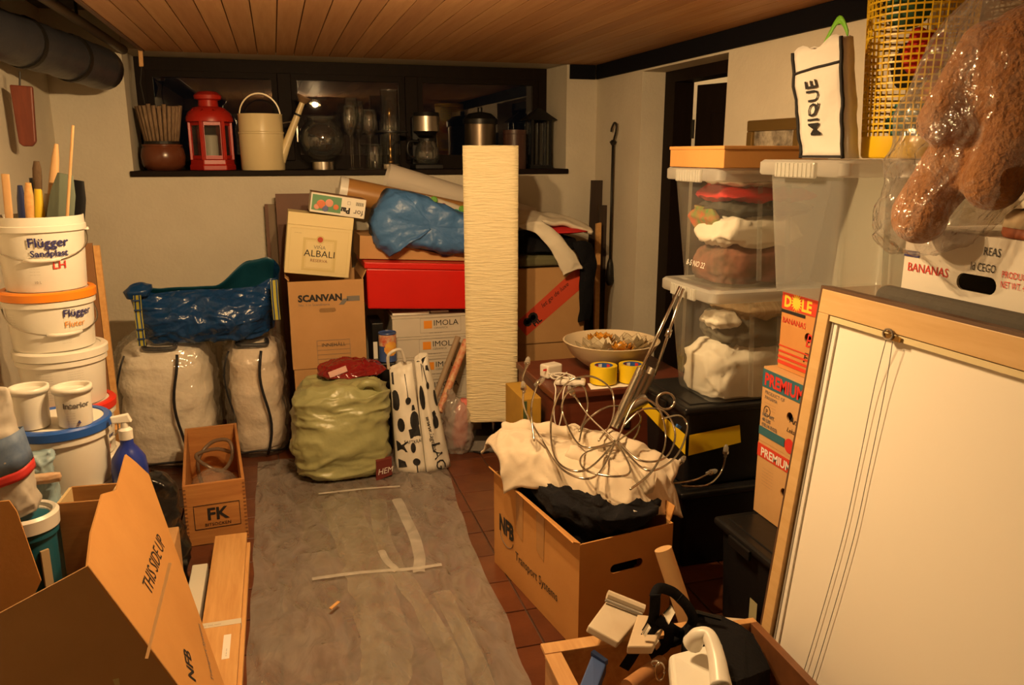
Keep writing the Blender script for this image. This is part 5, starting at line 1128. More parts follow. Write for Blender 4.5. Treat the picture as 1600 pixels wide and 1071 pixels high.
def jk(u, v):
    # u: along the box from its left lip to the right, v: from front hem over the ridge to the back
    x = .705+.56*u; yb = 2.84-.04*u
    hem = ((0, 2.53), (.25, 2.42), (.36, 2.27), (.46, 2.17), (.60, 2.16), (.8, 2.20), (1.01, 2.28))
    for (a0, y0), (a1, y1) in zip(hem, hem[1:]):
        if a0 <= u <= a1: yf = y0+(y1-y0)*(u-a0)/(a1-a0)
    y = yf+(yb-yf)*v
    top_ = .500+.040*math.sin(math.pi*min(1, max(0, v*1.15)))-.03*u+.025*math.exp(-((u-.18)/.14)**2)*math.exp(-((v-.75)/.25)**2)
    ed = max(0, 1-v/.16); z = top_-.085*ed**1.6-.05*max(0, (v-.85)/.15)-.045*max(0, (.10-u)/.10)**1.3-.06*max(0, (u-.88)/.12)
    q = V((x*5+y*3, y*4-x*2, 1)); z += .016*noise.noise(q*1.6)+.012*abs(noise.noise(q*2.7)); y += .012*noise.noise(q*2)
    return V((x, y, z))
MB().grid(jk, 110, 90).wrinkle(.011, 6, 3, (1, 1.5, 1)).build('body', JK, t, world=True, smooth=True, solid=.008)
MB().tube(smoothpath([V((.76, 2.74, .535)), V((.84, 2.71, .548)), V((.95, 2.68, .538)), V((1.04, 2.64, .530))]), [.03+.006*math.sin(k) for k in range(25)], 14).disp(.010, 14, 3).build('collar_roll', JK, t, world=True, smooth=True)
sl = smoothpath([V((1.02, 2.62, .515)), V((1.12, 2.50, .52)), V((1.20, 2.40, .485)), V((1.275, 2.36, .45))], 16)
MB().tube(sl, [.050+.004*math.sin(k*.6) for k in range(len(sl))], 36).disp(.014, 13, 5).wrinkle(.010, 10, 2).build('sleeve', JK, t, world=True, smooth=True)
sl = smoothpath([V((.93, 2.46, .525)), V((1.0, 2.36, .515)), V((1.08, 2.28, .50)), V((1.15, 2.255, .485))], 16)
MB().tube(sl, [.038+.004*math.sin(k*.5) for k in range(len(sl))], 36).disp(.012, 13, 8).wrinkle(.010, 10, 6).build('sleeve', JK, t, world=True, smooth=True)
MB().lathe([(.001, 0), (.008, 0), (.008, .003), (.001, .004)], (0, 0, 0), 10, rot=Matrix.Rotation(R(90), 3, 'X')).xf(Matrix.Translation(V((.722, 2.56, .475)))).build('button', INK, t, world=True)
# chandelier of bent wires
t = thing('wire_chandelier', 'steel chandelier with two long rods and a tangle of curved wire arms', 'chandelier', (1.14, 2.60, .53))
foot = PY(960, 668, 2.56); tip = PY(1063, 448, 2.575)
ax = (tip-foot).normalized(); sd = ax.cross(V((0, 1, 0))).normalized(); bk_ = ax.cross(sd)
MB().tube([foot+ax*.16, tip], .0065, 10).build('stem_rod', STEEL, t, world=True, smooth=True)
f2, t2 = PY(1003, 645, 2.60), PY(1070, 445, 2.565)
MB().tube([f2.lerp(t2, .30), f2.lerp(t2, .97)], .0055, 10).build('stem_rod', STEEL, t, world=True, smooth=True); MB().tube([f2.lerp(t2, .60), f2.lerp(t2, .66)], .011, 10).build('rod_joint', STEEL, t, world=True, smooth=True)
MB().tube([foot, foot+ax*.215], .017, 16).build('socket_tube', STEEL, t, world=True, auto=40)
for dx, l in ((.055, .17), (.085, .15), (.115, .16)):
    p = foot+V((dx, .04+dx*.3, .045)); MB().tube([p, p+ax*l], .0185, 16).build('socket_tube', STEELB, t, world=True, auto=40)
MB().tube([foot+ax*.02+V((.03, .02, .03)), foot+ax*.03+V((.13, .06, .05))], .024, 12).build('hub', STEELB, t, world=True, auto=40)
MB().tube([PY(1040+14*math.cos(a), 627+13*math.sin(a), 2.44) for a in [2*math.pi*k/20 for k in range(21)]], .0045, 6).build('hanging_ring', STEELB, t, world=True, smooth=True)
WIRE = mat('wire_steel', (.55, .50, .43), .25, metal=1.); ACR = film('acrylic', (.90, .86, .78), .30, .05)
arms = [[(962, 690), (930, 745), (880, 735), (848, 690), (820, 640), (818, 612)], [(962, 690), (915, 735), (870, 720), (861, 660), (880, 605), (920, 588), (955, 610), (957, 655), (935, 690)],
        [(960, 690), (925, 700), (900, 690), (878, 640), (890, 610), (912, 605), (918, 640), (905, 675)], [(965, 690), (1000, 660), (990, 640), (950, 636), (915, 660), (905, 690)],
        [(965, 692), (985, 735), (960, 745), (915, 735), (908, 715), (935, 700), (985, 690), (1000, 665)], [(966, 690), (1000, 720), (1040, 715), (1055, 680), (1040, 645), (1005, 640), (975, 665)],
        [(966, 692), (1010, 735), (1055, 715), (1074, 670), (1062, 650), (1035, 655)], [(1020, 765), (1050, 740), (1065, 720)], [(1025, 758), (1080, 752), (1112, 738)], [(1065, 760), (1105, 758), (1128, 735), (1134, 705)],
        [(962, 690), (920, 650), (900, 622), (893, 612)], [(964, 690), (995, 625), (1030, 640), (1040, 690), (1020, 735), (985, 765)], [(835, 690), (830, 640), (838, 605), (845, 590)], [(818, 612), (817, 590), (825, 568)]]
for i, a in enumerate(arms):
    yv = 2.36 if i in (7, 8, 9) else (2.40 if i in (5, 6, 11) else 2.52+.035*((i*5) % 4)); n = len(a)
    def armp(x, y, k):
        p = PY(x, y, yv+(.03 if yv < 2.45 else .05)*math.sin(2.2*k+i))
        if i not in (7, 8, 9) and p.z < .555: p = PZ(x, y, .555+.008*(i % 4))     # lies on top of the jacket
        return p
    pts = smoothpath([armp(x, y, k) for k, (x, y) in enumerate(a)], 8)
    MB().tube(pts, .0036, 6).build('wire_arm', WIRE, t, world=True, smooth=True)
for (x, y, dx, dy, yv) in ((818, 605, -1, -9, 2.55), (824, 566, 2, -8, 2.55), (843, 597, 8, -6, 2.56), (893, 612, -5, -8, 2.55), (1065, 720, 6, -7, 2.37), (1112, 738, 9, -3, 2.37), (1134, 705, 1, -10, 2.36), (945, 703, 10, 0, 2.44)):
    a_, c_ = PY(x-dx, y-dy, yv), PY(x+dx, y+dy, yv); h_ = MB().tube([a_, a_.lerp(c_, .3), a_.lerp(c_, .35), a_.lerp(c_, .8), c_], [.006, .008, .0105, .009, .004], 8).build('lamp_holder', ACR, t, world=True, smooth=True)
    MB().tube([a_.lerp(c_, .3), a_.lerp(c_, .5)], .0112, 8).build('metal_clip', STEEL, h_, world=True)
p = PY(1060, 667, 2.42); MB().box(p, (.018, .010, .012), Matrix.Rotation(R(30), 3, 'Y')).build('blue_connector', mat('blue_connector', (.04, .16, .50), .4), t, world=True)

# ================================================================ RIGHT-HAND STACKS
def blackbin(loc, d, lab):
    t = thing('black_storage_box', lab, 'storage box', loc); X_, Y_, Z_ = d; m = .022
    q0 = [V((x*(X_/2-m-.012), y*(Y_/2-m-.012), 0)) for x, y in ((-1, -1), (1, -1), (1, 1), (-1, 1))]; q1 = [V((x*(X_/2-m), y*(Y_/2-m), Z_-.03)) for x, y in ((-1, -1), (1, -1), (1, 1), (-1, 1))]
    MB().hexa(q0, q1).build('body', BLACKP, t, bevel=.015, seg=3)
    MB().box((0, 0, Z_-.019), (X_, Y_, .030)).build('lid', BLACKP, t, bevel=.012, seg=3)
    MB().box((0, 0, Z_-.004), (X_-.07, Y_-.07, .008)).build('lid_panel', BLACKP, t, bevel=.004)
    for s_ in (-1, 1): MB().box((s_*(X_/2+.004), 0, Z_-.035), (.012, .12, .035)).build('clip', BLACKP, t, bevel=.004)
    return t
blackbin((1.645, 2.665, 0), (.555, .40, .328), 'lower black storage box, behind the packing box')
BB = blackbin((1.645, 2.665, .330), (.555, .40, .328), 'upper black storage box with yellow tape at its corner')
FB = blackbin((1.63, 2.025, 0), (.575, .345, .368), 'black storage box under the fruit cartons with a small sticker')
YT2 = mat('yellow_tape_strip', (.72, .50, .015), .4)
decal('yellow_tape', [V((-.247, -.1815, .135)), V((-.247, -.1815, .215)), V((-.04, -.1815, .235)), V((-.03, -.1815, .165))][::-1], YT2, BB, lift=.001)
decal('yellow_tape', [V((-.258, -.18, .140)), V((-.258, .19, .20)), V((-.258, .19, .245)), V((-.258, -.18, .215))][::-1], YT2, BB, lift=.001)
decal('sticker', rect((-.275, 0, 0), (0, -1, 0), (0, 0, 1), .06, .10, .10, .19), mat('faded_label', (.40, .38, .22), .6), FB, lift=.004)
# clear bins
def clearbin(loc, top_d, h, taper, lab, m, lidm=LIDP, name='clear_storage_bin'):
    t = thing(name, lab, 'storage bin', loc); X_, Y_ = top_d
    def rr(hx, hy, z, r=.03):
        out = []
        for cx, cy, a0 in ((hx-r, hy-r, 0), (-hx+r, hy-r, 90), (-hx+r, -hy+r, 180), (hx-r, -hy+r, 270)):
            for k in range(5): a = R(a0+22.5*k); out.append(V((cx+r*math.cos(a), cy+r*math.sin(a), z)))
        return out
    hx, hy = X_/2, Y_/2
    MB().loft([rr(hx-taper, hy-taper, 0), rr(hx-taper*.9, hy-taper*.9, .01), rr(hx, hy, h-.04)], cap=False).add(rr(hx-taper, hy-taper, .001), [tuple(range(20))]).build('body', m, t, auto=50)
    for s_ in (-1, 1): MB().box((s_*(hx*.25), -hy+taper*.5-.004, h*.48), (.018, .006, h*.84), Matrix.Rotation(-math.atan(taper/h), 3, 'X')).build('rib', m, t, bevel=.002)
    MB().loft([rr(hx+.022, hy+.022, h-.045), rr(hx+.026, hy+.026, h-.04), rr(hx+.026, hy+.026, h-.008), rr(hx+.018, hy+.018, h), rr(hx-.02, hy-.02, h), rr(hx-.03, hy-.03, h-.008)], cap=False).add(rr(hx-.03, hy-.03, h-.008), [tuple(range(20))]).build('lid', lidm, t, auto=40)
    for s_ in (-1, 1):
        c = MB().box((s_*(hx+.030), 0, h-.028), (.014, Y_*.52, .045)).build('clip', lidm, t, bevel=.005)
        for k in range(9): MB().box((s_*(hx+.038), -Y_*.22+Y_*.055*k, h-.028), (.004, .007, .038)).build('clip_rib', lidm, c)
    return t
def in_bin(s):
    """press the cloth against the inside of the clear bins"""
    for p in s.v:
        zb = .660 if p.z < 1.07 else 1.087; u = max(0, min(1, (p.z-zb)/.38)); hx = .2275-.038*(1-u)-.005; hy = .1725-.038*(1-u)-.005
        p.x = max(cx-hx, min(cx+hx, p.x)); p.y = max(cy-hy, min(cy+hy, p.y)); p.z = max(zb+.006, min(zb+.395, p.z))
    return s
MB.in_bin = in_bin
def heap(name, lab, secs, m, seed, amp=.02, sc=10, cat='clothes'):
    t = thing(name, lab, cat, (secs[0][1], secs[0][2], secs[0][0])); bagmesh([(a, b, c, d*1.15, e*1.16) for a, b, c, d, e in secs], 4, 80, 8, amp*.8, sc, seed).wrinkle(.012, 12, seed).in_bin().build('cloth', m, t, world=True, smooth=True); return t
WCL = mat('white_cloth', (.76, .71, .62), .9, bump=.3, bs=20); GCL = mat('grey_cloth', (.16, .15, .12), .9, bump=.3, bs=20); RCL = MATS['red_cloth']; BGC = mat('beige_stripe_cloth', (.50, .38, .24), .9, col2=(.36, .25, .14), ns=14, stretch=(12, 1, 1)); CAM_ = mat('camouflage', (.10, .08, .05), .9, col2=(.30, .13, .09), ns=14)
GRC = mat('green_cloth', (.05, .22, .05), .9); DKG = mat('dark_green_cloth', (.05, .05, .04), .9, bump=.3, bs=20)
cx, cy = 1.672, 2.615
clearbin((cx, cy, .660), (.455, .345), .425, .038, 'lower clear bin with white and striped laundry, on the black boxes', BINP)
clearbin((cx, cy, 1.087), (.455, .345), .415, .038, 'upper clear bin with mixed red, white and dark clothes', BINP)
heap('white_laundry', 'crumpled white laundry in the bottom of the lower clear bin', [(.667, cx-.01, cy-.01, .15, .105), (.70, cx-.01, cy-.01, .162, .115), (.81, cx-.02, cy-.01, .155, .11), (.862, cx-.03, cy, .10, .08)], WCL, 3, .028)
heap('dark_laundry', 'dark cloth above the white laundry in the lower clear bin', [(.858, cx+.03, cy, .12, .09), (.90, cx+.03, cy, .15, .12), (.962, cx+.03, cy, .13, .10)], GCL, 5)
heap('striped_jumper', 'beige ribbed jumper near the lid of the lower clear bin', [(.965, cx+.05, cy-.03, .10, .08), (.995, cx+.05, cy-.03, .14, .11), (1.03, cx+.04, cy-.02, .10, .08)], BGC, 7)
heap('white_socks', 'small white bundle by the bin corner above the laundry', [(.93, cx-.135, cy-.06, .03, .04), (.955, cx-.135, cy-.06, .045, .06), (.98, cx-.13, cy-.05, .03, .04)], WCL, 9, .012)
z0 = 1.10
heap('camouflage_cloth', 'camouflage cloth at the bottom of the upper clear bin', [(z0-.005, cx, cy, .14, .10), (z0+.03, cx, cy, .158, .115), (z0+.10, cx, cy, .15, .11), (z0+.132, cx, cy, .11, .08)], CAM_, 2, .018)
heap('white_shirt_bundle', 'white shirt bundle halfway up in the upper clear bin', [(z0+.13, cx-.02, cy-.02, .11, .09), (z0+.16, cx-.02, cy-.03, .155, .115), (z0+.215, cx-.02, cy-.02, .14, .10), (z0+.238, cx, cy, .08, .07)], WCL, 4, .02)
heap('dark_shirt', 'dark shirt above the white bundle in the upper clear bin', [(z0+.235, cx+.01, cy, .12, .09), (z0+.255, cx+.01, cy, .165, .125), (z0+.285, cx, cy, .12, .09)], DKG, 6, .014)
heap('red_shirt', 'red shirt folded in the upper clear bin', [(z0+.285, cx, cy, .12, .09), (z0+.30, cx+.01, cy-.01, .17, .13), (z0+.335, cx, cy, .12, .09)], RCL, 8, .016)
heap('green_red_scarf', 'green and red patterned cloth at the bin side facing the chest', [(z0+.18, cx-.165, cy+.02, .012, .05), (z0+.22, cx-.172, cy+.02, .015, .08), (z0+.26, cx-.172, cy+.02, .012, .05)], mat('green_red_pattern', (.05, .26, .05), .9, col2=(.60, .05, .03), ns=18), 3, .006)
heap('white_top_cloth', 'white cloth right under the lid of the upper clear bin', [(z0+.335, cx+.02, cy-.01, .10, .08), (z0+.352, cx+.02, cy-.01, .15, .12), (z0+.37, cx+.02, cy, .10, .08)], WCL, 5, .012)
text('8-5 NO 22', .03, PAPER, bpy.data.objects['upper'] if 'upper' in bpy.data.objects else [o for o in bpy.data.objects if o.get('label', '').startswith('upper clear bin')][0], V((-.212, .07, .06)), (0, -1, 0), (0.09, 0, 1), shear=.3)
# tray box, picture
t = thing('flat_tan_box', 'flat tan cardboard box on the upper clear bin', 'box', (1.615, 2.575, 1.503))
for x0, x1 in ((-.20, .0), (.002, .20)): MB().bb((x0 if x0 < 0 else -.20, -.19, 0), (.20, .19, .062)).build('body', CARDO, t, bevel=.002) if x0 < 0 else None
MB().box((0, 0, .066), (.406, .386, .012)).build('lid', CARDO, t, bevel=.002)
GOLD = mat('gilt_frame', (.30, .19, .06), .35, metal=.7, bump=.1, bs=40)
t = thing('gilt_picture', 'landscape picture in a gilt frame hanging on the right wall', 'picture', (1.955, 2.82, 1.42))
for a, c in (((2.72, 1.64), (3.09, 1.685)), ((2.72, 1.38), (3.09, 1.425)), ((3.045, 1.425), (3.09, 1.64)), ((2.72, 1.425), (2.765, 1.64))): MB().bb((1.932, a[0], a[1]), (1.957, c[0], c[1])).build('frame_bar', GOLD, t, world=True, bevel=.006)
MB().bb((1.944, 2.76, 1.42), (1.949, 3.05, 1.645)).build('painting', mat('winter_painting', (.48, .42, .32), .6, col2=(.10, .08, .06), ns=22), t, world=True)
# fruit cartons
def banana(loc, d, lab, m, nm='fruit_carton'):
    return carton(nm, lab, loc, 0, d, m, {'left': ((-.09, .0, .016, .016), (.02, .035, .05, .020), (.13, -.03, .016, .016)), 'front': ((0, .04, .05, .02),)}, t_=.006)
def lf(d): return lambda u, v: V((-d[0]/2-.0005, d[1]/2-u, v))
BL_ = mat('blue_band', (.03, .13, .17), .6); RB_ = mat('red_band', (.60, .05, .02), .6)
D_ = (.40, .49, .252)
p2 = banana((1.692, 1.945, .370), D_, 'lowest fruit carton with a red band, on the black box', CARDB); L_ = lf(D_)
decal('red_band', [L_(.0, .20), L_(.49, .20), L_(.49, .245), L_(0, .245)], RB_, p2); text('PREMIUM BANANAS', .040, PAPER, p2, L_(.02, .207)+V((-.001, 0, 0)), (0, -1, 0), (0, 0, 1), bold=.001)
for k in range(6): text('---- --- ------ ---- ---', .008, INKG, p2, L_(.035, .165-.011*k), (0, -1, 0), (0, 0, 1))
MB().lathe([(.001, 0), (.035, 0), (.035, .0008), (.001, .0008)], (0, 0, 0), 20, rot=Matrix.Rotation(R(-90), 3, 'Y')).xf(Matrix.Translation(L_(.215, .06))).build('apple_mark', INKR, p2)
p1 = banana((1.692, 1.945, .624), D_, 'middle fruit carton with a blue band, between red-banded and orange cartons', CARDB)
decal('blue_band', [L_(0, .185), L_(.49, .185), L_(.49, .245), L_(0, .245)], BL_, p1); text('PREMIUM BANANAS', .056, INKR, p1, L_(.012, .195)+V((-.001, 0, 0)), (0, -1, 0), (0, 0, 1), bold=.002, sx=.9)
text('PRODUCT OF\nPANAMA', .017, INKG, p1, L_(.018, .165), (0, -1, 0), (0, 0, 1)); text('NET WT.\n40 LBS\n(18.14 KGS)', .017, INKG, p1, L_(.012, .088), (0, -1, 0), (0, 0, 1), bold=.0004)
for k in range(3): text('---- --- ------ ---- ---', .008, INKG, p1, L_(.02, .134-.010*k), (0, -1, 0), (0, 0, 1))
MB().lathe([(.016, 0), (.018, 0), (.018, .0008), (.016, .0008)], (0, 0, 0), 20, rot=Matrix.Rotation(R(-90), 3, 'Y'), cap=False).xf(Matrix.Translation(L_(.035, .108))).build('p_ring', INK, p1); text('P', .022, INK, p1, L_(.028, .100), (0, -1, 0), (0, 0, 1))
decal('blue_band', [L_(0, .022), L_(.14, .022), L_(.14, .050), L_(0, .050)], BL_, p1); text('U', .05, BL_, p1, L_(.19, .012), (0, -1, 0), (0, 0, 1), bold=.002)
MB().lathe([(.001, 0), (.024, 0), (.024, .0008), (.001, .0008)], (0, 0, 0), 20, rot=Matrix.Rotation(R(-90), 3, 'Y')).xf(Matrix.Translation(L_(.165, .034))).build('apple_mark', INKR, p1)
text('Andreas', .032, INK, p1, L_(.155, .110), (0, -1, .0), (0, 0, 1), shear=.3); text('Leksaker, mm', .022, INK, p1, L_(.145, .078), (0, -1, 0), (0, 0, 1), shear=.3)
OB = mat('orange_carton', (.58, .27, .08), .65, col2=(.52, .23, .065), ns=5)
b1_ = banana((1.725, 1.935, .878), (.40, .46, .250), 'orange fruit carton with a sun print, under the big empty bin', OB); L2 = lf((.40, .46, .25))
decal('red_panel', [L2(.0, .195), L2(.30, .195), L2(.30, .248), L2(0, .248)], RB_, b1_)
text('D', .05, mat('yellow_print', (.78, .55, .05), .6), b1_, L2(.012, .203)+V((-.001, 0, 0)), (0, -1, 0), (0, 0, 1), bold=.002); text('LE', .05, MATS['yellow_print'], b1_, L2(.10, .203)+V((-.001, 0, 0)), (0, -1, 0), (0, 0, 1), bold=.002)
sun = []
for k in range(32): r_ = .030 if k % 2 else .017; sun.append(L2(.075+r_*math.cos(2*math.pi*k/32), .222+r_*math.sin(2*math.pi*k/32)))
MB().hexa([p+V((-.0016, 0, 0)) for p in sun], [p+V((-.0024, 0, 0)) for p in sun]).build('sun_print', MATS['yellow_print'], b1_)
decal('dark_band', [L2(.0, .182), L2(.12, .182), L2(.12, .192), L2(0, .192)], INK, b1_)
text('BANANAS', .026, INKR, b1_, L2(.008, .150), (0, -1, 0), (0, 0, 1)); text('Boe', .06, INKR, b1_, L2(.13, .098), (0, -1, 0), (0, 0, 1), shear=.2); text('Foto', .045, INK, b1_, L2(.125, .048), (0, -1, 0), (0, 0, 1), shear=.2)
for k, h_ in enumerate((.004, .006, .008, .011)): decal('red_stripe', [L2(.0, .072-.019*k), L2(.45, .072-.019*k), L2(.45, .072-.019*k+h_), L2(0, .072-.019*k+h_)], RB_, b1_)
for k in range(4): carton('fruit_carton', 'plain brown fruit carton %s, behind the leaning frame' % ('on the floor', 'second up from the floor', 'third up from the floor', 'right under the white fruit carton')[k], (1.72, 1.41, .278*k), 0, (.40, .48, .276), CARDB)
DW = (.40, .49, .255)
wb = carton('white_fruit_carton', 'white fruit carton with red lettering, carrying bagged teddy and shoes', (1.715, 1.415, 1.114), 0, DW, CARDW, {'left': ((-.02, .02, .055, .020), (-.13, -.05, .018, .018), (.10, -.05, .022, .020))}, t_=.006); L3 = lf(DW)
text('BANANAS', .030, INKR, wb, L3(.015, .150), (0, -1, 0), (0, 0, 1), sx=.95)
text('PRODUCT OF COSTA RICA', .021, INKR, wb, L3(.29, .172), (0, -1, 0), (0, 0, 1), sx=.72); text('NET WT. 40 LBS. (18.14 KGS.)', .021, INKR, wb, L3(.29, .150), (0, -1, 0), (0, 0, 1), sx=.62)
text('LEGO', .028, INK, wb, L3(.235, .155), (0, -1, 0), (0, 0, 1), shear=.2, sx=.7) if False else text('ld CEGO', .026, INK, wb, L3(.205, .178), (0, -1, 0), (0, 0, 1), sx=.7); text('REAS', .026, INK, wb, L3(.235, .215), (0, -1, 0), (0, 0, 1), sx=.8)
decal('blue_corner', [L3(.0, .185), L3(.05, .185), L3(.05, .20), L3(0, .20)], INKB, wb)
# big empty bin on the orange carton
clearbin((1.690, 2.035, 1.130), (.44, .36), .402, .030, 'big empty cloudy bin on the orange fruit carton', BINC)
# grey foam mat behind the frame
t = thing('grey_foam_mat', 'dark grey foam mat with a rounded top, between frame and cartons', 'mat', (1.455, 1.33, 0))
MB().box((0, 0, .615), (.062, .66, 1.23)).build('mat', mat('grey_foam', (.085, .075, .062), .95, bump=.3, bs=50), t, bevel=.028, seg=4)
# leaning frame
t = thing('leaning_picture_frame', 'big picture frame turned to the wall, white back with a hanging wire', 'picture frame', (1.27, 1.76, 0))
O_ = V((1.262, 1.765, .002)); ea = V((0, -1, 0)); eb = V((.128, 0, 1.2)).normalized(); en = ea.cross(eb)
def fbx(a0, a1, b0, b1, n0, n1): 
    q = [O_+ea*a+eb*b for a, b in ((a0, b0), (a1, b0), (a1, b1), (a0, b1))]; return MB().hexa([p+en*n0 for p in q], [p+en*n1 for p in q])
FW_, FH = 1.0, 1.207; PF = mat('pale_pine', (.64, .43, .20), .5, col2=(.57, .36, .15), ns=4, stretch=(10, 1, 10)); GS = mat('grey_strip', (.30, .28, .25), .5)
fbx(0, FW_, FH-.062, FH, 0, .030).build('top_bar', PF, t, world=True, bevel=.002); fbx(0, .042, 0, FH-.062, 0, .030).build('side_bar', PF, t, world=True, bevel=.002)
fbx(FW_-.042, FW_, 0, FH-.062, 0, .030).build('side_bar', PF, t, world=True, bevel=.002); fbx(.042, FW_-.042, 0, .05, 0, .030).build('bottom_bar', PF, t, world=True, bevel=.002)
fbx(.058, FW_-.04, .045, FH-.062, .002, .010).build('back_panel', mat('white_back_board', (.86, .81, .72), .6), t, world=True)
fbx(.047, .053, .05, FH-.075, .010, .018).build('inner_strip', GS, t, world=True); fbx(.052, .066, .05, FH-.075, .008, .016).build('canvas_edge', PAPER, t, world=True)
fbx(.045, FW_-.045, FH-.078, FH-.064, .010, .026).build('tape_edge', mat('cream_tape', (.68, .58, .34), .5), t, world=True); fbx(0, FW_, FH, FH+.008, -.008, .030).build('edge_band', mat('brown_edge', (.10, .05, .025), .5), t, world=True); fbx(-.006, 0, 0, FH+.008, -.008, .030).build('edge_band', MATS['brown_edge'], t, world=True)
W3 = lambda a, b, n=.028: O_+ea*a+eb*b+en*n
MB().tube([W3(.265+.016*math.cos(x), FH-.066+.012*math.sin(x), .036) for x in [2*math.pi*k/16 for k in range(17)]], .0028, 6).build('hanging_ring', STEELB, t, world=True); fbx(.25, .30, FH-.078, FH-.066, .030, .034).build('ring_plate', MATS['brass'], t, world=True)
for off in (0, .035): MB().tube(smoothpath([W3(.26+off*.6, FH-.08, .034), W3(.24+off, FH-.20, .022), W3(.235+off, FH-.40, .018), W3(.23+off, FH-.60, .018), W3(.20+off, FH-.90, .018), W3(.17+off, .08, .018)]), .0010, 5).build('hanging_wire', INKG, t, world=True)

# ================================================================ ON THE BIG BIN: SHOPPING BAG, YELLOW BASKET
ZL = 1.536
t = thing('shopping_bag', 'white shopping bag with black edges and vertical lettering, on the big bin', 'bag', (1.60, 2.19, ZL))
BGW = mat('glossy_white_bag', (.78, .74, .68), .22, bump=.4, bs=10, bdist=.02)
f0, f1, g0, g1 = V((1.585, 2.215, ZL)), V((1.600, 2.035, ZL)), V((1.525, 2.21, 1.845)), V((1.545, 2.02, 1.87))
def sb(u, v): return f0.lerp(f1, u).lerp(g0.lerp(g1, u), v)+V((-.014*math.sin(math.pi*u)*math.sin(math.pi*v)+.012*noise.noise(V((u*3, v*5, 3))), 0, .012*math.sin(3*math.pi*u)*(v > .95)))
bkp = lambda p, v: p+V((.055*(1-.3*v), 0, 0))
rings = [[sb(u/10, v/16) for u in range(11)]+[bkp(sb(1-u/10, v/16), v/16) for u in range(11)] for v in range(17)]
MB().loft(rings, cap=False).add(rings[0], [tuple(range(22))]).build('body', BGW, t, world=True, smooth=True, solid=.0015)
for u in (0, 1): MB().tube([sb(u, v/16)+V((-.002, 0, 0)) for v in range(17)], .0055, 6).build('black_edge', INK, t, world=True, smooth=True)
MB().tube([sb(u/10, .80)+V((-.003, 0, 0)) for u in range(11)], .004, 6).build('black_seam', INK, t, world=True, smooth=True); MB().tube([sb(u/10, .01)+V((-.004, 0, .002)) for u in range(11)], .004, 6).build('black_seam', INK, t, world=True, smooth=True)
text('MIQUE', .060, INK, t, V(), warp=lambda x, y: sb(.60-y/.18-x*.25, .20+x/.33)+V((-.006, 0, 0)), bold=.0008, sx=.9, world=True)
LG = mat('lime_ribbon', (.18, .50, .03), .5)
MB().grid(lambda u, v: sb(.45+.5*u, 1)+V((.03, .0, -.01+.05*math.sin(math.pi*u)+.022*v)), 10, 2).build('lime_handle', LG, t, world=True, smooth=True, solid=.002)
YBK = mat('yellow_basket_plastic', (.80, .52, .015), .38)
t = thing('yellow_basket', 'tall yellow plastic mesh basket holding toys, on the big bin', 'basket', (1.797, 2.005, ZL))
bm_ = MB(); NA, NR = 44, 24; z_0, z_1, r_0, r_1 = .060, .50, .124, .148
RR = lambda z: r_0+(r_1-r_0)*z/.5
for j in range(NR+1):
    z = z_0+(z_1-z_0)*j/NR; bm_.lathe([(RR(z)-.0016, z-.0026), (RR(z)+.0016, z-.0026), (RR(z)+.0016, z+.0026), (RR(z)-.0016, z+.0026), (RR(z)-.0016, z-.0026)], (0, 0, 0), NA, cap=False)
for i in range(NA):
    a = 2*math.pi*i/NA; c, s_ = math.cos(a), math.sin(a); bm_.tube([(RR(z_0)*c, RR(z_0)*s_, z_0), (RR(z_1)*c, RR(z_1)*s_, z_1)], .0027, 4)
bm_.build('mesh_wall', YBK, t)
MB().lathe([(.001, .004), (.120, 0), (.126, .006), (RR(.062)+.002, .062), (RR(.062)-.002, .062), (.120, .010), (.001, .010)], seg=44).build('solid_base', YBK, t, auto=50); MB().lathe([(r_1-.004, .495), (r_1+.006, .495), (r_1+.008, .515), (r_1-.004, .517), (r_1-.004, .495)], seg=44, cap=False).build('rim', YBK, t, auto=50)
for nm, lab, x, y, z, r_, m in (('red_plush', 'red plush toy halfway up in the yellow basket', -.03, -.055, .285, .06, mat('red_plush', (.58, .03, .015), .9, bump=.4, bs=60)), ('teal_plush', 'teal plush toy at the bottom of the yellow basket', -.03, -.02, .10, .055, mat('teal_plush', (.07, .26, .24), .9, bump=.4, bs=60)), ('green_plush', 'dark green plush toy near the basket rim', -.035, .02, .42, .06, mat('dark_green_plush', (.05, .16, .09), .9, bump=.4, bs=60)), ('orange_plush', 'orange plush toy in the middle of the yellow basket', .05, -.04, .19, .05, mat('orange_plush', (.62, .20, .03), .9, bump=.4, bs=60)), ('grey_plush', 'grey-blue plush toy filling the rear of the yellow basket', .03, .05, .26, .06, mat('grey_plush', (.12, .15, .18), .9, bump=.4, bs=60))):
    h_ = thing(nm, lab, 'toy', (1.795+x, 2.005+y, ZL+z-r_))
    mb = MB().lathe([(r_*math.sin(R(a)), r_-r_*math.cos(R(a))) for a in range(4, 180, 16)], seg=16); mb.disp(.012, 20, int(z*90)).build('body', m, h_, smooth=True)
    for s_ in (-1, 1): MB().lathe([(r_*.4*math.sin(R(a)), -r_*.4*math.cos(R(a))) for a in range(4, 180, 22)], (s_*r_*.55, -r_*.2, r_*1.75), 10).build('ear', m, h_, smooth=True)
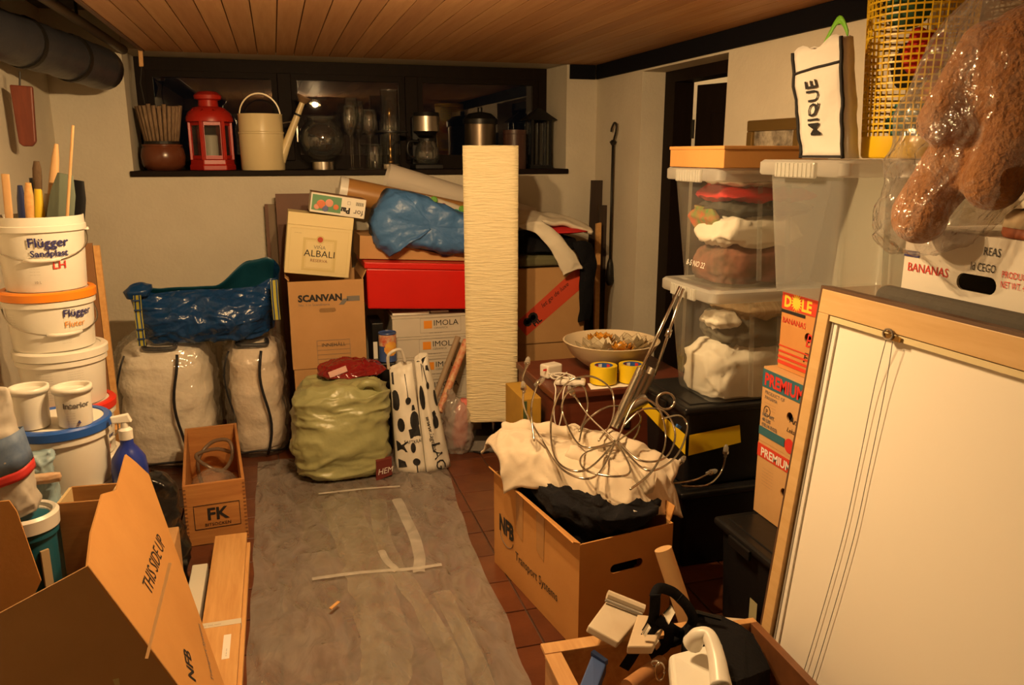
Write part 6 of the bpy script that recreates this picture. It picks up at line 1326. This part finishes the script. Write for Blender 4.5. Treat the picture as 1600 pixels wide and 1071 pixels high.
# teddy in a clear bag on the white carton
FUR = mat('brown_fur', (.34, .13, .035), .95, col2=(.47, .21, .07), ns=30, bump=1.0, bs=90, sheen=.3)
t = thing('teddy_bear', 'brown plush teddy bear lying in a clear plastic bag', 'toy', (1.60, 1.45, 1.40))
mb = MB()
def ball(c, rx, ry, rz, n=18, rot=None):
    pts = [(math.sin(math.pi*(k+.02)/14.04), -math.cos(math.pi*(k+.02)/14.04)) for k in range(15)]
    m_ = MB().lathe(pts, seg=n); S_ = Matrix.Diagonal((rx, ry, rz)); m_.v = [(rot @ (S_ @ p) if rot else S_ @ p)+V(c) for p in m_.v]; mb.add(m_.v, m_.f)
def limb(a, b, r0, r1):
    a, b = V(a), V(b)
    for k in range(7): u = k/6; r_ = r0+(r1-r0)*u; ball(a.lerp(b, u), r_, r_, r_, 14)
ball((1.60, 1.45, 1.70), .135, .13, .17); ball((1.66, 1.40, 1.93), .105, .10, .095)
limb((1.565, 1.52, 1.62), (1.455, 1.565, 1.415), .078, .062); ball((1.44, 1.545, 1.40), .055, .07, .058)
limb((1.57, 1.42, 1.61), (1.505, 1.415, 1.49), .075, .064); limb((1.52, 1.50, 1.78), (1.45, 1.53, 1.62), .055, .050)
ball((1.60, 1.44, 1.985), .03, .03, .035); ball((1.71, 1.33, 1.985), .03, .03, .035); ball((1.585, 1.36, 1.91), .045, .045, .04)
bo_ = mb.build('body', FUR, t, world=True, smooth=True)
rm = bo_.modifiers.new('fuse', 'REMESH'); rm.mode = 'VOXEL'; rm.voxel_size = .011; rm.use_smooth_shade = True
sm = bo_.modifiers.new('relax', 'SMOOTH'); sm.iterations = 6; sm.factor = .5
t = thing('clear_plastic_bag', 'wrinkled clear plastic bag around the teddy bear', 'bag', (1.58, 1.45, 1.36))
ax_pts = [(1.325, 1.43, 1.555, .05, .05), (1.36, 1.455, 1.55, .105, .11), (1.44, 1.485, 1.535, .128, .15), (1.54, 1.515, 1.51, .145, .17), (1.66, 1.555, 1.48, .175, .185), (1.80, 1.59, 1.455, .175, .18), (1.93, 1.63, 1.42, .15, .15), (2.03, 1.65, 1.40, .10, .10), (2.06, 1.65, 1.39, .05, .05)]
bg = bagmesh(ax_pts, 2.2, 140, 14, 0, 8, 2)
for i, p in enumerate(bg.v):
    q = p*9; f = abs(noise.noise(q+V((0, 0, 4))))*.022+noise.noise(p*4)*.012; c = V((1.55, 1.5, p.z)); d_ = (p-c); bg.v[i] = p+(d_.normalized() if d_.length > .01 else V())*(f-.008)
bg.wrinkle(.014, 9, 3, (1, 1, .7))
for p in bg.v:                                   # the bag lies on the carton and hangs over its edge
    if p.x > 1.508 and p.z < 1.374: p.z = 1.374
bg.build('film', BEARF, t, world=True, smooth=True)
# shoes on the white carton
SUE = mat('dark_suede', (.02, .016, .014), .9); TOE = mat('cream_toe', (.58, .46, .30), .6); SOLE = mat('red_brown_sole', (.26, .07, .025), .6)
for x, y, lab in ((1.555, 1.285, 'dark sneaker with cream toe and red-brown sole, nearer the carton edge'), (1.665, 1.275, 'dark sneaker with cream toe and red-brown sole, beside its pair')):
    t = thing('sneaker', lab, 'shoe', (x, y, 1.371), R(90), group='pair of sneakers')
    prof = lambda s_, z: [V((.13*math.cos(a)*s_+(0), (.046 if math.cos(a) > -.2 else .038)*math.sin(a)*s_, z)) for a in [2*math.pi*k/24 for k in range(24)]]
    MB().loft([prof(.98, 0), prof(1.02, .008), prof(1.0, .024)]).build('sole', SOLE, t, smooth=True)
    up = []
    for z, s_, sh in ((.024, .96, 0), (.045, .93, -.004), (.065, .80, -.02), (.085, .62, -.045), (.10, .52, -.055)): up.append([p+V((sh, 0, 0)) for p in prof(s_, z)])
    MB().loft(up).build('upper', SUE, t, smooth=True)
    tc = MB().loft([[p for p in prof(1.0, .022)], [p+V((.0, 0, 0)) for p in prof(.96, .045)], [p+V((-.005, 0, 0)) for p in prof(.86, .060)]], cap=False); tc.f = [f for f in tc.f if sum(tc.v[i].x for i in f)/len(f) > .035]; tc.build('toe_cap', TOE, t, smooth=True, solid=.004)

# ================================================================ JUNK CRATE IN THE FOREGROUND
t = thing('pine_junk_crate', 'open pine crate heaped with odds and ends before the packing box', 'crate', (.885, 1.47, 0), R(-2))
for c, d in (((0, .245, .15), (.60, .022, .30)), ((0, -.245, .15), (.60, .022, .30)), ((-.29, 0, .15), (.022, .468, .30)), ((.29, 0, .15), (.022, .468, .30))): MB().box(c, d).build('board', PINE if c[0] < .2 else mat('scuffed_brown_wood', (.20, .08, .03), .4, col2=(.13, .05, .02), ns=9), t, bevel=.002)
MB().box((0, 0, .012), (.556, .466, .02)).build('bottom', PINE, t); MB().box((-.10, .245, .305), (.42, .045, .012)).build('rim', PINE, t, bevel=.002); MB().box((-.29, 0, .305), (.045, .44, .012)).build('rim', PINE, t, bevel=.002)
t = thing('kraft_tube', 'plain kraft cardboard tube standing between crate and packing box', 'tube', (1.10, 1.86, 0))
a, c = PY(1036, 858, 1.93), V((1.13, 1.80, .012))
MB().tube([c, a], .026, 24).build('tube', CARDL, t, world=True, auto=40)
def pslab(name, lab, cat, pts, th_, m, nm='panel'):
    t = thing(name, lab, cat, sum((V(p) for p in pts), V())/len(pts)); n = (V(pts[1])-V(pts[0])).cross(V(pts[2])-V(pts[0])).normalized(); n = n if n.z > 0 else -n
    MB().hexa([V(p)-n*th_ for p in pts], [V(p) for p in pts]).build(nm, m, t, world=True, bevel=min(.004, th_*.3)); return t
OW = mat('worn_white_plastic', (.62, .54, .42), .5, col2=(.54, .45, .33), ns=8)
t = pslab('white_plastic_cover', 'worn white plastic cover with a ribbed lip lying on the crate rim', 'cover', [PY(947, 940, 1.80), PY(1003, 962, 1.76), PY(967, 1004, 1.62), PY(919, 978, 1.68)], .02, OW)
MB().tube([PY(949, 930, 1.81), PY(1006, 953, 1.77)], .014, 10).build('lip', OW, t, world=True); MB().tube([PY(946, 938, 1.79), PY(1003, 961, 1.75)], .005, 8).build('lip', GS, t, world=True)
pslab('beige_flat_box', 'beige flat plastic box next to the worn white cover', 'box', [PY(996, 960, 1.71), PY(1042, 965, 1.68), PY(1020, 1010, 1.55), PY(980, 1010, 1.57)], .022, mat('beige_plastic', (.58, .46, .32), .5))
pslab('cream_slab', 'small cream slab beyond the black cloth', 'slab', [PY(1108, 962, 1.80), PY(1168, 967, 1.80), PY(1168, 990, 1.72), PY(1108, 985, 1.72)], .03, OW)
t = thing('black_cloth_bag', 'black cloth bag sprawled over the junk crate', 'bag', PY(1130, 1010, 1.58))
q = [PY(1080, 955, 1.70), PY(1128, 962, 1.70), PY(1176, 990, 1.64), PY(1205, 1046, 1.54), PY(1150, 1066, 1.44), PY(1100, 1050, 1.46), PY(1066, 1005, 1.55)]
MB().hexa([p-V((0, 0, .09)) for p in dens(q)], [p for p in dens(q)]).disp(.008, 14, 3).build('cloth', BLACKC, t, world=True); MB().tube([PY(1088, 957, 1.655), PY(1126, 967, 1.655)], .006, 6).build('seam', BLACKP, t, world=True)
t = thing('black_strap', 'black webbing strap looped over the crate with chrome buckles', 'strap', PY(1030, 985, 1.60))
for pts in ([(1022, 935), (1030, 920), (1050, 925), (1062, 935)], [(1024, 930), (1020, 970), (1000, 1005), (985, 1030), (975, 1045)], [(1000, 1008), (1030, 975), (1065, 990), (1085, 972), (1100, 965)], [(1062, 935), (1075, 950), (1082, 972), (1060, 1000), (1020, 1010)], [(1028, 968), (1045, 985), (1040, 1010), (1015, 1025)]):
    pp = smoothpath([PY(x, y, 1.60+.015*k) for k, (x, y) in enumerate(pts)], 6); rb = []
    for k, p in enumerate(pp):
        tg = (pp[min(k+1, len(pp)-1)]-pp[max(k-1, 0)]).normalized(); sd = tg.cross(V((-.25, -.85, .45))).normalized()*.013; nr = sd.cross(tg).normalized()*.0015
        rb.append([p-sd-nr, p+sd-nr, p+sd+nr, p-sd+nr])
    MB().loft(rb).build('webbing', BLACKC, t, world=True, smooth=True)
CHR = mat('bright_chrome', (.85, .82, .75), .12, metal=1.)
for pts in ([(1037, 962), (1050, 948), (1056, 958), (1045, 978)], [(1004, 992), (1014, 976), (1018, 982), (1008, 998)], [(1022, 1010), (1030, 1000), (1034, 1008), (1026, 1018)]):
    q = [PY(x, y, 1.575) for x, y in pts]; MB().hexa(q, [p+V((0, .008, 0)) for p in q]).build('buckle', CHR, t, world=True, bevel=.002)
t = thing('white_telephone', 'old white telephone with its curved handset, on top of the crate', 'telephone', PY(1095, 1050, 1.45))
q = [PY(1045, 1022, 1.52), PY(1128, 1000, 1.52), PY(1150, 1085, 1.34), PY(1052, 1100, 1.34)]
MB().hexa([p-V((0, 0, .05)) for p in q], q).build('body', WHITEP, t, world=True, bevel=.012, seg=3)
hs = smoothpath([PY(1082, 1006, 1.49), PY(1092, 994, 1.47), PY(1108, 996, 1.45), PY(1120, 1030, 1.40), PY(1126, 1075, 1.34)], 8)
MB().tube(hs, [.024-.006*math.sin(math.pi*k/(len(hs)-1)) for k in range(len(hs))], 14).build('handset', WHITEP, t, world=True, smooth=True)
t = thing('blue_plastic_holder', 'blue plastic holder stuck in the crate corner', 'holder', PY(925, 1050, 1.60))
q = [PY(925, 1022, 1.64), PY(948, 1036, 1.62), PY(930, 1085, 1.52), PY(900, 1085, 1.52)]; MB().hexa([p-V((0, 0, .03)) for p in q], q).build('shell', mat('dull_blue_plastic', (.06, .11, .30), .45), t, world=True, bevel=.004); q = [PY(923, 1026, 1.635), PY(928, 1022, 1.635), PY(950, 1038, 1.615), PY(945, 1041, 1.615)]; MB().hexa(q, [p+V((0, 0, .012)) for p in q]).build('edge', MATS['dull_blue_plastic'], t, world=True)
t = thing('wooden_roller', 'round brown wooden handle with paint stains in the crate', 'handle', PY(1010, 1055, 1.55)); MB().tube([PY(980, 1075, 1.50), PY(1034, 1036, 1.58)], .019, 16).build('handle', mat('stained_wood', (.42, .20, .07), .55, col2=(.30, .13, .05), ns=9), t, world=True, auto=40)
t = thing('key_ring', 'steel snap ring hanging at the crate handle', 'ring', PY(1030, 1052, 1.52)); MB().tube([PY(1031+7*math.cos(x), 1050+14*math.sin(x), 1.515) for x in [2*math.pi*k/20 for k in range(21)]], .0028, 6).build('ring', STEEL, t, world=True, smooth=True); MB().tube([PY(1024+6*math.cos(x), 1037+4*math.sin(x), 1.52) for x in [2*math.pi*k/14 for k in range(15)]], .002, 6).build('snap', STEEL, t, world=True, smooth=True)
t = tag(MB().hexa([V((1.203, 1.70, .20)), V((1.222, 1.70, .20)), V((1.222, 1.0, .20)), V((1.203, 1.0, .20))], [V((1.206, 1.70, .245)), V((1.228, 1.70, .245)), V((1.228, 1.0, .245)), V((1.206, 1.0, .245))]).build('brown_board', mat('scuffed_brown_wood', (.20, .08, .03), .4, col2=(.13, .05, .02), ns=9), bevel=.002), 'scuffed brown board lying between junk crate and picture frame', 'board')
MB().bb((1.205, 1.02, .001), (1.220, 1.69, .199)).build('lower_edge', MATS['scuffed_brown_wood'], t)
